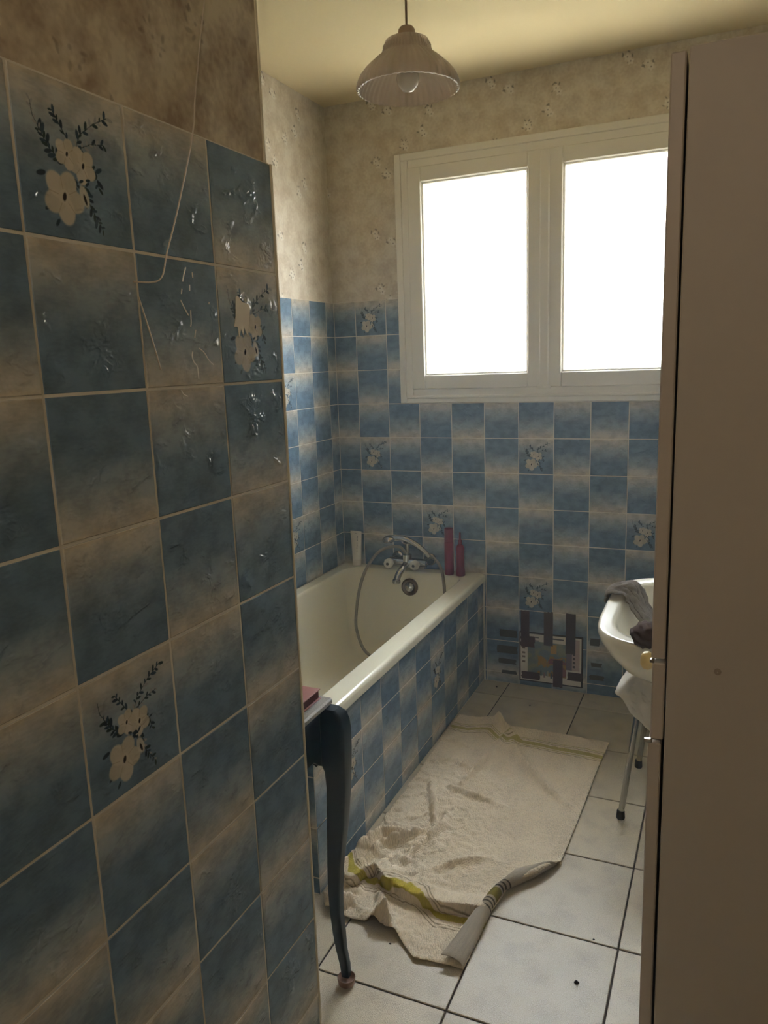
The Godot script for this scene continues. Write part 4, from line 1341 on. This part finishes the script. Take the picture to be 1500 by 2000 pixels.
func access_panel() -> void:
	var z := ZB + 0.003
	var p := thing("access_panel", "printed sheet in a dark frame taped over a hatch near the floor", "hatch", Vector3(-0.678, 0.025, z))
	var w := 0.140
	var h := 0.232
	var b := MB.new()
	b.box(Vector3(-w, 0, -0.003), Vector3(w, h, 0.004), 0.001)
	put("board", b, mat("hatch_dark", Color8(36, 28, 24), 0.7), p)
	var im := Image.create(280, 232, false, Image.FORMAT_RGB8)
	im.fill(Color8(228, 220, 202))
	var n := noise(44, 0.02, 3)
	for y in range(36, 200):
		for x in range(34, 212):
			var a := n.get_noise_2d(x, y)
			var c := Color8(120, 136, 138).lerp(Color8(150, 150, 120), clampf(0.5 + a * 1.5, 0, 1))
			if x > 80 and y > 100 and a + (x - 80) * 0.003 > 0.12:
				c = Color8(176, 136, 66)
			if x > 130 and y > 110 and n.get_noise_2d(x + 300, y) > 0.1:
				c = Color8(150, 92, 84)
			im.set_pixel(x, y, c)
	im.fill_rect(Rect2i(140, 44, 28, 44), Color8(196, 150, 70))
	im.fill_rect(Rect2i(150, 12, 50, 6), Color8(70, 66, 64))
	im.fill_rect(Rect2i(66, 14, 20, 5), Color8(110, 104, 96))
	im.fill_rect(Rect2i(66, 30, 20, 5), Color8(120, 114, 106))
	im.fill_rect(Rect2i(212, 8, 60, 150), Color8(120, 108, 112))
	im.fill_rect(Rect2i(238, 8, 34, 150), Color8(196, 172, 162))
	for k in 7:
		im.fill_rect(Rect2i(242, 14 + k * 20, 10, 11), Color8(70, 48, 44))
	for k in 5:
		im.fill_rect(Rect2i(8, 48 + (k % 2) * 20 + (k / 2) * 44, 14, 9), Color8(120, 100, 80))
	for k in 5:
		im.fill_rect(Rect2i(92 + k * 16, 176 + (k % 2) * 8, 8, 26), [Color8(90, 104, 104), Color8(150, 120, 116), Color8(186, 180, 150), Color8(80, 92, 96), Color8(160, 110, 100)][k])
	var pm := StandardMaterial3D.new()
	pm.resource_name = "sheet_print"
	pm.albedo_texture = tex(im)
	pm.roughness = 0.45
	b = MB.new()
	var a0 := Vector3(-w + 0.006, 0.006, 0.0046)
	var a1 := Vector3(w - 0.006, h - 0.006, 0.0046)
	b.box(Vector3(a0.x, a0.y, 0.0036), Vector3(a1.x, a1.y, 0.0044))
	b.quad(a0, Vector3(a1.x, a0.y, a0.z), a1, Vector3(a0.x, a1.y, a0.z), Vector3(0, 0, 1), PackedVector2Array([Vector2(0, 1), Vector2(1, 1), Vector2(1, 0), Vector2(0, 0)]))
	put("printed_sheet", b, pm, p)
	var tape := mat("brown_tape", Color8(70, 46, 30), 0.42)
	var tape2 := mat("red_brown_tape", Color8(78, 42, 34), 0.45)
	# x0, x1, y0, y1 relative to the panel
	for q in [[-0.132, -0.094, 0.195, 0.332], [-0.136, -0.068, 0.162, 0.214], [-0.030, 0.010, 0.176, 0.336], [0.066, 0.108, 0.150, 0.338], [0.012, 0.054, -0.012, 0.120], [-0.132, -0.044, 0.012, 0.046], [0.072, 0.142, 0.030, 0.068]]:
		b = MB.new()
		ragged(b, q[0], q[1], q[2], q[3], 0.0048, 0.0058, int(q[2] * 1000) + 7)
		put("tape", b, tape2 if q[0] < -0.13 or q[0] == 0.012 else tape, p)
	var res := mat("old_tape", Color8(64, 58, 50), 0.6)
	var k := 0
	for q in [[-0.235, -0.150, 0.196, 0.230, "widest upper"], [-0.246, -0.148, 0.118, 0.154, "second"], [-0.240, -0.155, 0.068, 0.092, "third"], [-0.226, -0.152, 0.020, 0.036, "lowest"], [0.166, 0.212, 0.200, 0.232, ""], [0.172, 0.222, 0.104, 0.122, ""], [0.166, 0.232, 0.044, 0.066, ""]]:
		b = MB.new()
		ragged(b, -0.678 + q[0], -0.678 + q[1], 0.025 + q[2], 0.025 + q[3], ZB + 0.001, ZB + 0.002, 40 + k)
		var names := ["uppermost strip of old dark tape on the tiles left of the taped sheet", "long dark tape strip second from the top left of the taped sheet", "thin dark tape strip third from the top left of the taped sheet", "lowest thin tape strip left of the taped sheet just above the floor", "uppermost torn tape patch right of the taped sheet", "middle torn tape patch right of the taped sheet", "lowest dark tape patch right of the taped sheet"]
		tag(put("tape_remnant", b, res), names[k], "tape", "old tape strips beside the taped sheet")
		k += 1

# a thin strip with torn ends
func ragged(b: MB, x0: float, x1: float, y0: float, y1: float, z0: float, z1: float, sd: int) -> void:
	var r := RandomNumberGenerator.new()
	r.seed = sd
	var tall := y1 - y0 > x1 - x0
	var pts := PackedVector2Array()
	var n := 6
	for i in n + 1:
		var t := float(i) / n
		pts.append(Vector2(lerpf(x0, x1, t), y0 + r.randf_range(0.0, 0.004)) if tall else Vector2(x0 + r.randf_range(0.0, 0.006), lerpf(y1, y0, t)))
	for i in n + 1:
		var t := float(i) / n
		pts.append(Vector2(lerpf(x1, x0, t), y1 - r.randf_range(0.0, 0.004)) if tall else Vector2(x1 - r.randf_range(0.0, 0.006), lerpf(y0, y1, t)))
	var a := PackedVector3Array()
	var c := PackedVector3Array()
	for q in pts:
		a.append(Vector3(q.x, q.y, z0))
		c.append(Vector3(q.x, q.y, z1))
	b.loft([a, c])

func small_things() -> void:
	var dirt := mat("dirt", Color8(38, 28, 22), 0.9)
	var spots := [[Vector3(-0.271, 0.0, -1.611), 0.006, "black crumb of dirt alone in the middle of the nearest full floor tile"], [Vector3(-0.256, 0.0, -1.766), 0.0028, "tiny dark speck by the floor joint nearest the cupboard"], [Vector3(-0.724, 0.0, -3.042), 0.004, "small dark speck on the floor below the taped sheet"], [Vector3(-0.908, 0.0, -3.179), 0.005, "small dark speck in the floor corner by the tub surround"], [Vector3(-0.731, 0.0, -1.563), 0.003, "tiny dark speck in front of the near towel edge"]]
	for s in spots:
		var b := MB.new()
		var r := RandomNumberGenerator.new()
		r.seed = int(s[0].x * -1000)
		var rings := []
		for e in [[0.8, 0.0], [1.0, 0.35], [0.6, 0.9], [0.1, 1.0]]:
			var ring := PackedVector3Array()
			for k in 9:
				var a := TAU * k / 9
				ring.append(s[0] + Vector3(cos(a), 0, sin(a)) * s[1] * e[0] * r.randf_range(0.7, 1.2) + Vector3(0, e[1] * s[1] * 0.8, 0))
			rings.append(ring)
		b.loft(rings)
		tag(put("dirt_crumb", b, dirt), s[2], "dirt", "crumbs of dirt on the floor")
	# a loose end of clear thread hanging down the near wall
	var th := mat("clear_thread", Color8(206, 192, 172), 0.3)
	var b := MB.new()
	var p := [Vector3(-0.6255, 2.05, -0.945), Vector3(-0.6255, 1.905, -0.894), Vector3(-0.6245, 1.79, -0.860), Vector3(-0.6165, 1.737, -0.837), Vector3(-0.6145, 1.648, -0.796), Vector3(-0.6145, 1.5925, -0.768), Vector3(-0.615, 1.559, -0.751), Vector3(-0.615, 1.553, -0.706)]
	b.tube(smooth_path(p, 50), 0.0010, 6)
	tag(put("thread", b, th), "pale thread stuck down the brown wallpaper and the upper tiles", "thread")
	b = MB.new()
	b.tube(smooth_path([Vector3(-0.615, 1.537, -0.712), Vector3(-0.6148, 1.492, -0.7275), Vector3(-0.615, 1.456, -0.7387)], 12), 0.0009, 6)
	tag(put("thread", b, th), "short pale thread lying slantwise on a blue tile below the long one", "thread")
